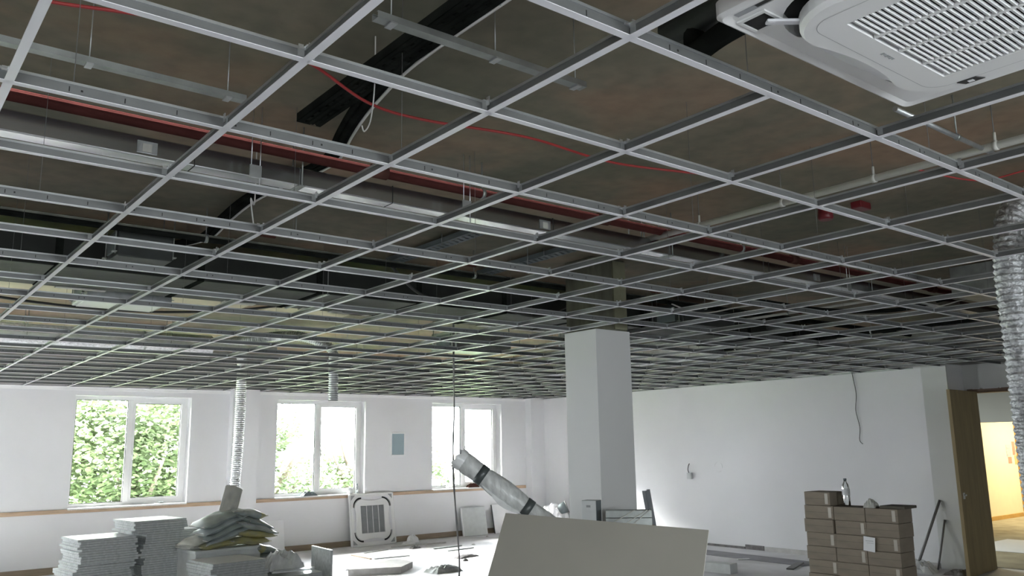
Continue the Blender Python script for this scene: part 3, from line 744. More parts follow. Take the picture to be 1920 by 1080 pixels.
def cassette(t, drop, nslat, wide_slats):
    hs = 0.475; no = 10
    out = rr2(hs, 0.03, no); gi = rr2(0.402, 0.17, no); pi = rr2(0.372, 0.16, no, 0.026)
    m = MB()
    m.ring(out, rr2(hs - 0.012, 0.022, no), 0.008, 0.0, smooth=True)                 # rounded rim
    m.ring(rr2(hs - 0.012, 0.022, no), rr2(hs - 0.03, 0.02, no), 0.0, 0.006)
    # corner pockets are holes: build the frame face as strips and corner pieces
    m.ring(rr2(hs - 0.03, 0.02, no), gi, 0.006, 0.006)
    m.ring(gi, gi, 0.006, 0.045); m.ring(out, out, 0.045, 0.008, flip=True); m.ring(out, gi, 0.045, 0.045, flip=True)
    m.build('frame_panel', 'acwhite', t)
    c = MB(); c.ring(pi, rr2(0.362, 0.15, no, 0.026), 0.0 - drop + 0.012, -drop, smooth=True); c.ring(pi, pi, 0.04 - drop, 0.012 - drop)
    gh = 0.25
    c.ring(rr2(0.362, 0.15, no, 0.026), rr2(gh, 0.004, no), -drop, -drop)
    c.ring(rr2(gh, 0.004, no), rr2(gh - 0.006, 0.003, no), -drop, -drop + 0.02)
    centre = c.build('centre_panel', 'acwhite', t)
    back = MB().box((-gh + 0.006, -gh + 0.006, -drop + 0.02), (gh - 0.006, gh - 0.006, -drop + 0.023)); back.build('grille_backing', 'slot' if not wide_slats else 'acgrey', centre)
    for k in range(nslat):
        y = -gh + 0.01 + (2 * gh - 0.02) * (k + 0.5) / nslat; th = (2 * gh / nslat) * (0.30 if not wide_slats else 0.2)
        Mx = Matrix.Translation((0, y, -drop + 0.008)) @ Matrix.Rotation(math.radians(28), 4, 'X')
        if k == 0: s0 = MB().box((-gh + 0.004, -th, -0.006), (gh - 0.004, th, 0.0), 0).build('slat', 'acwhite' if not wide_slats else 'acgrey', centre); s0.matrix_local = Mx
        else:
            s = s0.copy(); COL.objects.link(s); s.parent = centre; s.matrix_local = Mx
    for k in range(3):
        x = -gh + 2 * gh * (k + 1) / 4
        MB().box((x - 0.005, -gh + 0.004, -drop + 0.000), (x + 0.005, gh - 0.004, -drop + 0.012)).build('grille_bar', 'acwhite', centre)
    if drop > 0.02:                                             # fine seam round the face
        sm = MB(); sm.ring(rr2(0.315, 0.06, no), rr2(0.3165, 0.0605, no), -drop - 0.0006, -drop - 0.0006, flip=True); sm.build('face_seam', 'acgrey', centre)
    # dark throat of the outlets behind the gap
    th = MB(); th.ring(rr2(0.42, 0.17, no), rr2(0.34, 0.13, no), 0.046, 0.046); th.build('outlet_throat', 'slot', t)
    # four curved flaps closing the straight outlets
    for a in range(4):
        f = MB(); n = 12; pts = []
        for k in range(n + 1):
            q = 1 - 2 * k / n; u = 0.22 * q
            pts.append((u, 0.373 - 0.026 * (1 - q * q), 0.012 - drop * 0.8)); pts.append((u, 0.382 + 0.016 * (1 - q * q), 0.010 - drop * 0.4)); pts.append((u, 0.403, 0.006))
        vs = [Matrix.Rotation(a * math.pi / 2, 3, 'Z') @ Vector(p) for p in pts]
        f.add(vs, [(3 * k + e_, 3 * k + 1 + e_, 3 * k + 4 + e_, 3 * k + 3 + e_) for k in range(n) for e_ in (0, 1)], 0, True); f.build('air_flap', 'acflap', t)
    return centre


ac = thing('ceiling_cassette', 'white air-conditioning cassette with a slatted grille in the ceiling', 'air conditioner', (1.80, -0.635, H + 0.018))
c = cassette(ac, 0.034, 32, False)
# corner pocket with its bracket, slot, badge and maker's plate on the near face
m = MB(); m.box((-0.40, 0.375, 0.0045), (-0.335, 0.44, 0.0062)); m.build('corner_opening', 'slot', ac)
m = MB(); m.bbox((-0.412, 0.366, 0.001), (-0.40, 0.449, 0.006), 0.001); m.bbox((-0.335, 0.366, 0.001), (-0.323, 0.449, 0.006), 0.001); m.bbox((-0.40, 0.44, 0.001), (-0.335, 0.449, 0.006), 0.001); m.bbox((-0.40, 0.366, 0.001), (-0.335, 0.375, 0.006), 0.001)
m.build('opening_surround', 'acwhite', ac)
Mb = Matrix.Translation((-0.335, 0.352, 0.0)) @ Matrix.Rotation(math.radians(-38), 4, 'Z')
m = MB(); m.bbox((-0.055, -0.011, -0.014), (0.03, 0.011, -0.006), 0.003, 0, Mb); m.tube([Mb @ Vector((-0.04, 0, -0.015)), Mb @ Vector((-0.04, 0, -0.005))], 0.007, 10); m.build('bracket_tab', 'acflap', ac)
m = MB(); m.box((-0.447, 0.12, 0.0048), (-0.428, 0.43, 0.0062)); m.build('edge_slot', 'acgrey', ac)
m = MB(); m.box((-0.446, 0.30, 0.0042), (-0.433, 0.37, 0.0050)); m.build('slot_shadow', 'slot', ac)
m = MB(); m.poly([(0.318, 0.245), (0.346, 0.232), (0.346, 0.18), (0.318, 0.193)], -0.0365, -0.034); m.build('receiver_badge', 'gasket', c)
m = MB(); m.box((0.325, 0.205, -0.0375), (0.339, 0.220, -0.0364)); m.build('badge_window', 'paper', c)
m = MB()
for k in range(6): m.box((-0.03 + k * 0.010, 0.273, -0.0352), (-0.024 + k * 0.010, 0.284 - 0.003 * (k % 2), -0.034))
m.build('maker_plate', 'acgrey', c)
MB().bbox((-0.42, -0.42, 0.05), (0.42, 0.42, 0.29), 0.01).build('casing', 'galv', ac)
for sx in (-1, 1):
    for sy in (-1, 1):
        m = MB(); m.tube([(sx * 0.44, sy * 0.36, 0.08), (sx * 0.44, sy * 0.36, 0.652)], 0.005, 6); m.box((sx * 0.44 - 0.025, sy * 0.36 - 0.02, 0.09), (sx * 0.44 + 0.025, sy * 0.36 + 0.02, 0.095))
        m.build('hanger_rod', 'galvdull', ac)

fc = thing('ceiling_cassette', 'spare white cassette panel leaning under the middle window', 'air conditioner', (7.66, 12.905, 0.470))
fc.rotation_euler = (math.radians(-99), 0, math.radians(2))
cassette(fc, 0.0, 30, True)
for (sx, sy) in ((-1, -1), (1, -1), (-1, 1), (1, 1)):
    p = [(sx * 0.44, sy * 0.44), (sx * 0.35, sy * 0.44), (sx * 0.44, sy * 0.35)]
    if sx * sy < 0: p = p[::-1]
    MB().poly(p, 0.0045, 0.0065).build('corner_pocket', 'acgrey', fc)

# ================================================================== THINGS ON THE FLOOR
ORD = ['top', 'second from top', 'third from top', 'fourth from top', 'fifth from top', 'sixth from top', 'seventh from top', 'eighth from top', 'ninth from top',
       'tenth from top', 'eleventh from top', 'twelfth from top', 'thirteenth from top', 'fourteenth from top', 'fifteenth from top', 'sixteenth from top']
TT = 0.025
tile_src = []
for k in range(3):
    m = MB(); rr = random.Random(20 + k); a = 0.298
    pts = []
    for (x, y) in ((-a, -a), (a, -a), (a, a), (-a, a)): pts.append((x + rr.uniform(-.004, .004), y + rr.uniform(-.004, .004)))
    n = 4
    m.add([(p[0], p[1], 0) for p in pts] + [(p[0], p[1], TT - 0.004) for p in pts] + [(p[0] * .982, p[1] * .982, TT - 0.001) for p in pts],
          [(3, 2, 1, 0)] + [(i, (i + 1) % 4, 4 + (i + 1) % 4, 4 + i) for i in range(4)] + [(4 + i, 4 + (i + 1) % 4, 8 + (i + 1) % 4, 8 + i) for i in range(4)], 0)
    m.add([(p[0] * .982, p[1] * .982, TT - 0.001) for p in pts], [(0, 1, 2, 3)], 1)
    tile_src.append(m)


def tile_stack(cx, cy, top, ang, seed, where, group, shift=None, jit=0.012):
    n = int(top / TT); rr = random.Random(seed); meshes = []
    ca, sa = math.cos(ang), math.sin(ang); gx = gy = 0; ga = 0
    for k in range(n):
        if k % 3 == 0: gx, gy, ga = rr.uniform(-2.2, 1.4) * jit, rr.uniform(-.6, .6) * jit * .6, rr.uniform(-.035, .035)
        if k < 3: o = tile_src[k].build('ceiling_tile', ['tileedge', 'tilewhite']); meshes.append(o)
        else: o = meshes[k % 3].copy(); COL.objects.link(o)
        sx, sy = shift(k * TT) if shift else (0, 0)
        lx, ly = gx + sx + rr.uniform(-1, 1) * jit * .5, gy + sy + rr.uniform(-1, 1) * jit * .4
        o.location = (cx + ca * lx - sa * ly, cy + sa * lx + ca * ly, k * TT)
        o.rotation_euler = (0, 0, ang + ga + rr.uniform(-.012, .012))
        d = n - 1 - k
        if d < len(ORD): tag(o, 'pale square ceiling tile, %s of %s' % (ORD[d], where), 'ceiling tile', group)
        else: tag(o, 'pale square ceiling tile low down in %s' % where, 'ceiling tile', group)
    return n * TT


A6 = math.radians(6)
tile_stack(2.148, 9.051, 0.85, A6, 1, 'the leftmost tile stack', 'tiles in the leftmost stack', lambda z: (-0.05 * math.sin(max(0, z - .35) * 7) if z < .8 else 0.0, 0), 0.03)
tile_stack(2.765, 9.118, 1.00, A6, 2, 'the taller tile stack before the bags', 'tiles in the taller stack', lambda z: (-0.13 if z > .86 else (0.03 if z > .7 else 0), 0), 0.018)
tile_stack(3.094, 7.82, 0.63, A6, 3, 'the nearest tile stack in front of the bags', 'tiles in the nearest stack', lambda z: (-0.01 if z > .5 else 0.03, 0), 0.010)
tile_stack(3.72, 7.66, 0.475, A6 + 0.1, 4, 'the low tile stack under the film', 'tiles in the low stack', None, 0.012)

# bags of plaster on a grey box
t = thing('storage_box', 'flat grey box under the pile of bags', 'box', (3.26, 8.46, 0), (0, 0, A6))
MB().bbox((-0.40, -0.22, 0), (0.36, 0.24, 0.665), 0.006).build('body', 'tile', t); MB().bbox((-0.41, -0.23, 0.655), (0.37, 0.25, 0.69), 0.006).build('lid', 'tile', t)
t = thing('storage_box', 'low dark box under the slumped bags at the right of the pile', 'box', (3.83, 8.42, 0), (0, 0, A6))
MB().bbox((-0.16, -0.22, 0), (0.16, 0.24, 0.46), 0.006).build('body', 'slate', t); MB().bbox((-0.165, -0.225, 0.44), (0.165, 0.245, 0.475), 0.006).build('lid', 'slate', t)


def bag(label, x, y, z, L, W, T, tilt, rz, m, bend=0.0, pitch=0.0, seed=0, band=None):
    rr = random.Random(seed); nu, nv = 16, 12; mb = MB(); V = []
    ph = [rr.uniform(0, 6.28) for _ in range(6)]
    for side in (1, -1):
        for i in range(nu + 1):
            for j in range(nv + 1):
                u = 2 * i / nu - 1; v = 2 * j / nv - 1
                h = max(0, (1 - abs(u) ** 3.2)) ** .55 * max(0, (1 - abs(v) ** 3.0)) ** .55
                zz = side * T / 2 * h * (1 + .14 * math.sin(3.1 * u + ph[0]) * math.cos(2.6 * v + ph[1])) + .012 * math.sin(5 * u + ph[2]) * math.sin(4 * v + ph[3]) * h
                px_ = u * L / 2 * (1 + .05 * math.cos(3 * v + ph[4])); py = v * W / 2 * (1 + .05 * math.cos(2.5 * u + ph[5]))
                zz -= bend * u * u
                V.append((px_, py, zz))
    n1 = (nu + 1) * (nv + 1); F = []; mi = []
    for s in (0, 1):
        for i in range(nu):
            for j in range(nv):
                a = s * n1 + i * (nv + 1) + j; b = a + nv + 1
                q = (a, b, b + 1, a + 1); F.append(q if s == 0 else q[::-1])
                mi.append(1 if band and (i > nu * band[0]) and (i < nu * band[1]) else 0)
    mb.v = V; mb.f = F; mb.m = mi; mb.s = [True] * len(F)
    o = mb.build('plaster_bag', [m, 'bagyellow'] if band else m, None, (x, y, z), (math.radians(pitch), math.radians(tilt), rz))
    # stitched ends as a part
    for s in (-1, 1): MB().box((s * L / 2 * .985 - 0.006, -W / 2 * .9, -0.006), (s * L / 2 * .985 + 0.006, W / 2 * .9, 0.006)).build('seam', 'bagpaper', o)
    return tag(o, label, 'bag', 'bags in the plaster bag pile')


by = 8.40
bag('yellow printed bag lying flat at the bottom left of the pile', 3.16, by, 0.735, .48, .40, .085, -3, A6, 'bagyellow', seed=1)
bag('yellow printed bag at the bottom right of the pile', 3.50, by - .01, 0.745, .46, .40, .085, 4, A6, 'bagyellow', seed=2)
bag('small pale bag lying at the far left of the pile', 2.96, by + .03, 0.775, .30, .34, .085, -14, A6 + .2, 'bagwhite', seed=3)
bag('pale bag with yellow side, second at the far left of the pile', 2.97, by + .05, 0.725, .32, .34, .07, -4, A6 + .1, 'bagwhite', seed=4, band=(.35, .75))
bag('lowest grey bag sloping down on the left of the pile', 3.23, by - .02, 0.815, .54, .38, .080, -17, A6, 'bagslate', seed=5)
bag('second lowest grey bag sloping down on the left of the pile', 3.22, by - .03, 0.875, .54, .38, .080, -19, A6 + .03, 'baggreen', seed=6)
bag('third grey bag sloping down on the left of the pile', 3.20, by - .01, 0.935, .52, .38, .080, -20, A6 - .02, 'bagslate', seed=7)
bag('dark green-grey bulging bag on top at the left of the pile', 3.17, by, 1.005, .50, .40, .11, -17, A6 + .05, 'baggreen', seed=8)
bag('pale grey bag with green side low on the right of the pile', 3.56, by - .03, 0.815, .48, .38, .075, 8, A6, 'bagyellow', seed=9)
bag('wide slate bag sloping down on the right of the pile', 3.57, by - .02, 0.885, .52, .38, .080, 17, A6, 'bagslate', seed=10)
bag('second slate bag sloping down on the right of the pile', 3.55, by + .02, 0.950, .48, .38, .075, 21, A6 - .04, 'baggreen', seed=11)
bag('grey bag with a yellow end on top at the right of the pile', 3.49, by + .04, 1.040, .44, .36, .10, 9, A6 + .08, 'bagslate', seed=12, band=(.80, 1.0))
bag('slumped dark bag at the lower right side of the pile', 3.80, by - .04, 0.535, .30, .36, .10, 10, A6, 'baggreen', seed=13)
bag('upper slumped dark bag at the lower right side of the pile', 3.74, by - .02, 0.625, .28, .36, .09, 14, A6 - .1, 'baggreen', seed=14, band=(.0, .25))
o = bag('small paper sack standing upright on the summit of the pile', 3.325, by + .02, 1.20, .19, .32, .055, 16, A6 - .25, 'bagpaper', seed=15, pitch=74)

# sheet, film and tee bundle to the right of the bags
Ms = Matrix.Translation((3.915, 7.19, 0)) @ Matrix.Rotation(math.radians(84.5), 4, 'Z') @ Matrix.Rotation(math.radians(-2), 4, 'X')
t = thing('plaster_sheet', 'upright grey sheet standing right of the low tile stack', 'board', (3.99, 7.19, 0), (math.radians(0), 0, math.radians(86)))
MB().bbox((0, -0.012, 0), (0.56, 0.012, 0.69), 0.002).build('sheet', 'tileedge', t); MB().box((0.002, -0.0125, 0.688), (0.558, 0.0125, 0.692)).build('lit_edge', 'tilewhite', t)  # white strip paints the light along the sheet's top edge
def crumple(name, label, cat, x, y, z, sx, sy, sz, m, seed, n=18):
    rr = random.Random(seed); mb = MB(); V = []; ph = [rr.uniform(0, 6.28) for _ in range(8)]
    for i in range(n + 1):
        for j in range(n + 1):
            u = 2 * i / n - 1; v = 2 * j / n - 1; e = max(0, 1 - max(abs(u), abs(v)) ** 3)
            h = e * (.45 + .25 * abs(math.sin(4 * u + 3 * v + ph[0])) + .2 * abs(math.sin(7 * u - 5 * v + ph[1])) + .15 * rr.random())
            V.append((u * sx / 2 * (1 + .08 * math.sin(5 * v + ph[2])), v * sy / 2 * (1 + .08 * math.sin(4 * u + ph[3])), sz * h))
    F = [(i * (n + 1) + j, (i + 1) * (n + 1) + j, (i + 1) * (n + 1) + j + 1, i * (n + 1) + j + 1) for i in range(n) for j in range(n)]
    k = len(V); V += [(p[0], p[1], 0) for p in (V[0], V[n], V[-1], V[n * (n + 1)])]; F.append((k, k + 1, k + 2, k + 3))
    mb.add(V, F, 0, False)
    o = mb.build(name, m, None, (x, y, z), (0, 0, rr.uniform(-.3, .3))); return tag(o, label, cat)


crumple('plastic_film', 'crumpled shiny plastic film heaped on the low tile stack', 'plastic film', 3.68, 7.78, 0.474, .48, .30, .21, 'wrapfilm', 4)
t = thing('tee_bundle', 'short bundle of bright metal tees lying before the film', 'metal strip', (3.69, 7.50, 0.476), (0, 0, math.radians(-4)))
for k in range(4): MB().box((-0.24 + .02 * k, -0.05 + .03 * k, 0.0), (0.22 + .015 * k, -0.03 + .03 * k, 0.012 + .006 * (k % 2))).build('tee', 'galvbright', t)
tag(MB().bbox((-0.3, -0.012, 0), (0.3, 0.012, 0.56), 0.002).build('spare_tile', 'tilewhite', None, (5.66, 12.93, 0.0), (math.radians(-11), 0, 0)), 'white square board leaning under the window behind the bags', 'board')

# tiles leaning on the window wall
t = thing('spare_tile', 'grey square board leaning under the right window, left one of two', 'board', (9.95, 12.84, 0), (math.radians(-14), 0, math.radians(-6)))
MB().bbox((-0.28, -0.02, 0), (0.28, 0.02, 0.56), 0.003).build('face', 'tile', t); MB().box((-0.281, -0.021, 0.001), (-0.262, 0.021, 0.559)).build('taped_edge', 'tilewhite', t)
t = thing('spare_tile', 'white square board leaning under the right window, right one of two', 'board', (10.76, 12.86, 0), (math.radians(-13), 0, math.radians(-2)))
MB().bbox((-0.30, -0.014, 0), (0.30, 0.014, 0.58), 0.003).build('face', 'tilewhite', t); MB().box((-0.302, -0.015, 0.001), (-0.298, 0.015, 0.579)).build('dark_edge', 'slate', t)

# grey framed board on the wall between the windows
t = thing('wall_panel', 'small blue-grey framed panel on the wall between two windows', 'panel', (8.255, YW, 1.825))
MB().bbox((-0.135, -0.012, -0.20), (0.135, 0.0, 0.20), 0.002).build('face', 'bluegrey', t)
m = MB(); m.bbox((-0.155, -0.024, 0.20), (0.155, 0, 0.225), 0.003); m.bbox((-0.152, -0.02, -0.215), (0.152, 0, -0.20), 0.003); m.bbox((-0.152, -0.02, -0.20), (-0.135, 0, 0.20), 0.003); m.bbox((0.135, -0.02, -0.20), (0.152, 0, 0.20), 0.003)
m.build('frame', 'upvc', t)

# things on the window sills
crumple('rag', 'dark rag lying on the sill of the middle window', 'rag', 6.46, 13.12, 0.934, .34, .12, .085, 'slate', 9, 10)
t = thing('paint_tin', 'small white tin on the sill of the middle window', 'tin', (7.27, 13.11, 0.934)); MB().tube([(0, 0, 0), (0, 0, 0.10)], 0.052, 16).build('can', 'tile', t); MB().tube([(0, 0, 0.10), (0, 0, 0.108)], 0.054, 16).build('lid', 'tileedge', t)
t = thing('spray_can', 'slim grey can beside the white tin on the sill', 'can', (7.42, 13.11, 0.934)); MB().tube([(0, 0, 0), (0, 0, 0.13), (0, 0, 0.145)], [0.028, 0.028, 0.016], 12).build('can', 'galv', t); MB().tube([(0, 0, 0.145), (0, 0, 0.18)], 0.016, 12).build('cap', 'slate', t)
t = thing('window_stay', 'white metal window stay on the sill of the left window', 'window fitting', (3.90, 13.10, 0.934)); MB().bbox((-0.10, -0.01, 0), (0.10, 0.01, 0.012), 0.003).build('arm', 'upvc', t); MB().bbox((-0.03, -0.012, 0.012), (0.04, 0.012, 0.035), 0.004).build('catch', 'galvdull', t)
t = thing('water_bottle', 'small clear bottle on the sill of the right window', 'bottle', (9.46, 13.12, 0.934)); MB().tube([(0, 0, 0), (0, 0, 0.15), (0, 0, 0.19), (0, 0, 0.21)], [0.032, 0.032, 0.014, 0.012], 14).build('body', 'bottle', t); MB().tube([(0, 0, 0.21), (0, 0, 0.225)], 0.014, 12).build('cap', 'paper', t)
crumple('cloth', 'reddish cloth on the sill of the right window', 'cloth', 10.09, 13.12, 0.934, .26, .12, .09, 'redbrown', 12, 10)

# foreground sheet of board leaning on a stack
TL = Vector((2.795, 2.602, 1.374)); e = Vector((0.434, -0.899, -0.054)).normalized(); dn = Vector((-0.484, -0.182, -0.856)); dn = (dn - e * dn.dot(e)).normalized()
nrm = e.cross(dn).normalized()                       # points behind the sheet or towards the camera
if nrm.dot(Vector((-0.265, -1.353, 1.75)) - TL) > 0: nrm = -nrm
Wb = 1.17; tb = 0.0125; Lb = (TL + e * Wb).z / -dn.z - 0.004
org = TL + dn * (TL.z / -dn.z)
t = thing('leaning_board', 'large plain grey plasterboard sheet leaning in the foreground', 'board', (org.x, org.y, 0))
def bp(u, s, n): return TL + e * u + dn * s + nrm * n - Vector((org.x, org.y, 0))
def prismq(m, u0, u1, s0, s1, n0, n1, mi=0):
    vs = [bp(u, s, n) for n in (n0, n1) for (u, s) in ((u0, s0), (u1, s0), (u1, s1), (u0, s1))]
    m.add(vs, [(0, 1, 2, 3), (7, 6, 5, 4), (0, 4, 5, 1), (1, 5, 6, 2), (2, 6, 7, 3), (3, 7, 4, 0)], mi)
m = MB(); prismq(m, 0, Wb, 0, Lb, 0, 0.0006); prismq(m, 0, Wb, 0, Lb, tb - 0.0006, tb); m.build('paper_face', 'plasterboard', t)
m = MB(); prismq(m, 0.0005, Wb - 0.0005, 0.0005, Lb - 0.0005, 0.0006, tb - 0.0006); m.build('gypsum_core', 'boardedge', t)
mid = TL + e * (Wb / 2)
ang = math.atan2(0.35, 0.937)
t = thing('board_stack', 'stack of folded boards hidden behind the leaning grey sheet', 'board stack', (3.20, 2.13, 0), (0, 0, ang))
for k in range(7): MB().bbox((-0.28 + .004 * (k % 2), -0.38, 0.14 * k), (0.28, 0.38 - .006 * (k % 3), 0.14 * k + 0.139), 0.003).build('board', 'carton', t)

# wrapped roll leaning across the stack
P0 = Vector((2.713, 2.910, 1.667)); P1 = Vector((3.022, 2.676, 1.379)); dr = (P1 - P0)
def rp(s): return P0 + dr * s
t = thing('wrapped_roll', 'long plastic-wrapped roll with two dark tape bands, tilted behind the sheet', 'roll', (rp(5.55).x, rp(5.55).y, 0)); o0 = Vector((rp(5.55).x, rp(5.55).y, 0))
zs = [-0.03, 0.0, 0.02, 0.10, 0.22, 0.30, 0.36, 0.50, 0.64, 0.78, 0.88, 0.96, 1.04, 1.15, 1.4, 2.0, 3.0, 4.0, 5.0, 5.5]
rs = [0.040, 0.058, 0.062, 0.063, 0.060, 0.056, 0.060, 0.066, 0.069, 0.066, 0.061, 0.056, 0.056, 0.060, 0.062, 0.062, 0.060, 0.060, 0.058, 0.056]
m = MB(); m.tube([rp(s) - o0 for s in zs], rs, 20); m.build('wrapped_tube', 'wrap', t)
for s in (0.285, 0.985): MB().tube([rp(s - .05) - o0, rp(s + .05) - o0], 0.0615, 20).build('tape_band', 'darktape', t)
m = MB(); rr = random.Random(8); vs = []; nn = 14
for i in range(nn + 1):
    s = 0.33 + 0.6 * i / nn; c = rp(s) - o0; sag = math.sin(math.pi * i / nn)
    dside = Vector((-0.55, -0.45, -0.75)).normalized()
    vs += [c + dside * 0.055, c + dside * (0.062 + 0.05 * sag) + Vector((rr.uniform(-.006, .006), rr.uniform(-.006, .006), 0))]
m.add(vs, [(2 * i, 2 * i + 1, 2 * i + 3, 2 * i + 2) for i in range(nn)], 0, True); m.build('loose_film', 'wrapfilm', t)
m = MB(); vs = []; c = rp(0.0) - o0; up = Vector((0.3, -.2, .9)); sd = dr.cross(up).normalized(); up = sd.cross(dr).normalized(); dv = dr.normalized(); nf = 24
for i in range(nf):
    a = 2 * math.pi * i / nf; rim = (sd * math.cos(a) + up * math.sin(a)); k_ = 0.5 + 0.5 * math.sin(3 * a + .7) * math.cos(5 * a)
    vs += [c + rim * 0.0585 + dv * .02, c + rim * (0.062 + .006 * k_) - dv * .012, c + rim * (0.058 + .012 * k_) - dv * (.028 + .03 * k_)]
m.add(vs, [(3 * i + q, 3 * i + q + 1, (3 * i + q + 4) % (3 * nf), (3 * i + q + 3) % (3 * nf)) for i in range(nf) for q in (0, 1)], 0, True); m.build('film_end', 'wrapfilm', t)

# hanging cables
cable('hanging_cable', 'long dark cable hanging from the grid to the floor before the right window', [(5.30, 6.80, H + 0.6), (5.30, 6.80, H), (5.31, 6.80, 2.2), (5.30, 6.81, 1.8), (5.31, 6.80, 1.25), (5.33, 6.79, 0.9), (5.36, 6.78, 0.5), (5.36, 6.78, 0.2), (5.40, 6.70, 0.012), (5.6, 6.4, 0.012)], 0.0085, 'cablegrey')
cable('hanging_cable', 'thinner looped cable beside the long hanging cable', [(5.30, 6.78, H + 0.62), (5.295, 6.78, 2.1), (5.285, 6.79, 1.65), (5.28, 6.79, 1.45), (5.30, 6.785, 1.18), (5.33, 6.775, 0.9), (5.345, 6.765, 0.5), (5.33, 6.75, 0.25), (5.31, 6.70, 0.010), (5.1, 6.5, 0.010)], 0.006, 'cablegrey')
cable('hanging_cable', 'thin dark cable hanging down the long white wall', [(XB - 0.06, 5.54, H + 0.35), (XB - 0.03, 5.53, H), (XB - 0.02, 5.50, 2.45), (XB - 0.02, 5.53, 2.2), (XB - 0.02, 5.49, 1.95), (XB - 0.02, 5.51, 1.76), (XB - 0.03, 5.46, 1.70)], 0.005, 'cabledark')
t = thing('socket_box', 'dangling wall box on a short dark cable in the long white wall', 'socket', (XB, 8.82, 1.18))
MB().bbox((-0.055, -0.05, -0.06), (-0.005, 0.05, 0.05), 0.006).build('box', 'tile', t); MB().tube(smooth_path([(0.0, 0.02, 0.21), (-0.03, 0.02, 0.17), (-0.035, 0.03, 0.10), (-0.03, 0.01, 0.04)], 6), 0.007, 8).build('cable', 'cabledark', t)
m = MB()
for a0 in (0.2, 2.2, 4.0):
    m.tube([(XB - 0.004, 8.19 + .085 * math.cos(a0 + k * .14), 1.335 + .085 * math.sin(a0 + k * .14)) for k in range(9)], 0.0022, 6)
tag(m.build('screw_ring', 'wall_grey'), 'broken ring of pencil marks on the long white wall', 'mark', kind=None)

# things at the foot of the column
t = thing('metal_casing', 'tall narrow grey casing leaning at the left of the column', 'casing', (4.70, 3.90, 0), (0, 0, math.radians(-66)))
MB().bbox((-0.065, -0.055, 0), (0.065, 0.055, 1.30), 0.004).build('body', 'tile', t); MB().box((0.0652, -0.055, 0.0), (0.0675, 0.055, 1.299)).build('dark_side', 'slate', t)
m = MB(); m.box((-0.02, -0.0575, 1.245), (0.015, -0.055, 1.262)); m.build('stamp', 'acgrey', t)
t = thing('trestle', 'saw trestle behind the leaning sheet, carrying the strapped bundle', 'trestle', (4.83, 3.60, 0), (0, 0, math.radians(-45)))
MB().bbox((-0.20, -0.04, 1.05), (0.20, 0.04, 1.11), 0.004).build('beam', 'pine', t)
for sx in (-1, 1):
    for sy in (-1, 1): MB().tube([(sx * 0.15, sy * 0.03, 1.06), (sx * 0.17, sy * 0.24, 0.0)], 0.02, 6).build('leg', 'pine', t)
t = thing('profile_bundle', 'bundle of galvanised profiles tied with pale straps at the foot of the column', 'metal bundle', (4.83, 3.60, 1.11), (0, 0, math.radians(-45)))
for k in range(6): MB().bbox((-0.185, -0.055 + 0.036 * (k % 3), 0.06 * (k // 3)), (0.185, -0.022 + 0.036 * (k % 3), 0.058 + 0.06 * (k // 3)), 0.003).build('profile', 'galvdull', t)
for (x0, x1) in ((-0.17, 0.05), (-0.05, 0.15), (0.02, 0.17)):
    MB().tube([(x0, -0.060, 0.0), (x1, -0.060, 0.122)], 0.004, 6).build('strap', 'bagwhite', t)
t = thing('steel_stud', 'grey steel stud leaning against the right side of the column', 'stud', (5.64, 3.90, 0))
Mst = Matrix.Rotation(math.atan2(-0.27, 1.34), 4, 'Y')
m = MB(); m.box((-0.03, -0.02, 0.012), (0.03, -0.0185, 1.38), 0, Mst); m.box((-0.03, -0.02, 0.012), (-0.0285, 0.02, 1.38), 0, Mst); m.box((0.0285, -0.02, 0.012), (0.03, 0.02, 1.38), 0, Mst); m.build('profile', 'bluesteel', t)

# corner heap
crumple('rubble_sack', 'white rubble sack in the corner beyond the roll', 'sack', 11.25, 12.0, 0.0, .85, .6, .62, 'paper', 21, 14)
t = thing('bucket', 'dark bucket tipped on the white sack in the corner', 'bucket', (11.38, 11.98, 0.44), (math.radians(35), math.radians(62), 0))
m = MB(); m.tube([(0, 0, 0), (0, 0, 0.22)], [0.09, 0.12], 16); m.build('pail', 'slate', t); MB().tube([(0, 0, 0.205), (0, 0, 0.225)], 0.127, 16).build('rim', 'cablegrey', t)
crumple('rubble_sack', 'smaller pale sack at the corner wall, right of the bucket', 'sack', 11.58, 11.55, 0.0, .35, .4, .55, 'bagwhite', 23, 12)

# ------------------------------------------------------------------ cardboard cartons by the door
cw, cd_, ch = 0.368, 0.30, 0.148
def carton(label, x, y, z, seed, w=cw, d=cd_, h=ch, tape=True):
    rr = random.Random(seed)
    t = thing('carton', label, 'carton', (x + rr.uniform(-.008, .008), y + rr.uniform(-.006, .006), z), (0, 0, rr.uniform(-.02, .02)), 'cartons by the door')
    MB().bbox((-d / 2, -w / 2 + .003, 0), (d / 2, w / 2 - .003, h - .003), 0.004).build('body', 'carton', t)
    m = MB(); m.box((-d / 2 - .0008, -w / 2 + .01, h * .5 - .001), (-d / 2 + .001, w / 2 - .01, h * .5 + .001)); m.box((-0.002, -w / 2 + .01, h - .0035), (0.002, w / 2 - .01, h - .002)); m.build('flap_seam', 'cartondark', t)
    if tape:
        yo = -w / 2 + .05; m = MB(); m.box((-d / 2 - .0015, yo - .02, h * .12), (-d / 2, yo + .018, h * .88)); m.build('tape', 'tape', t)
    return t


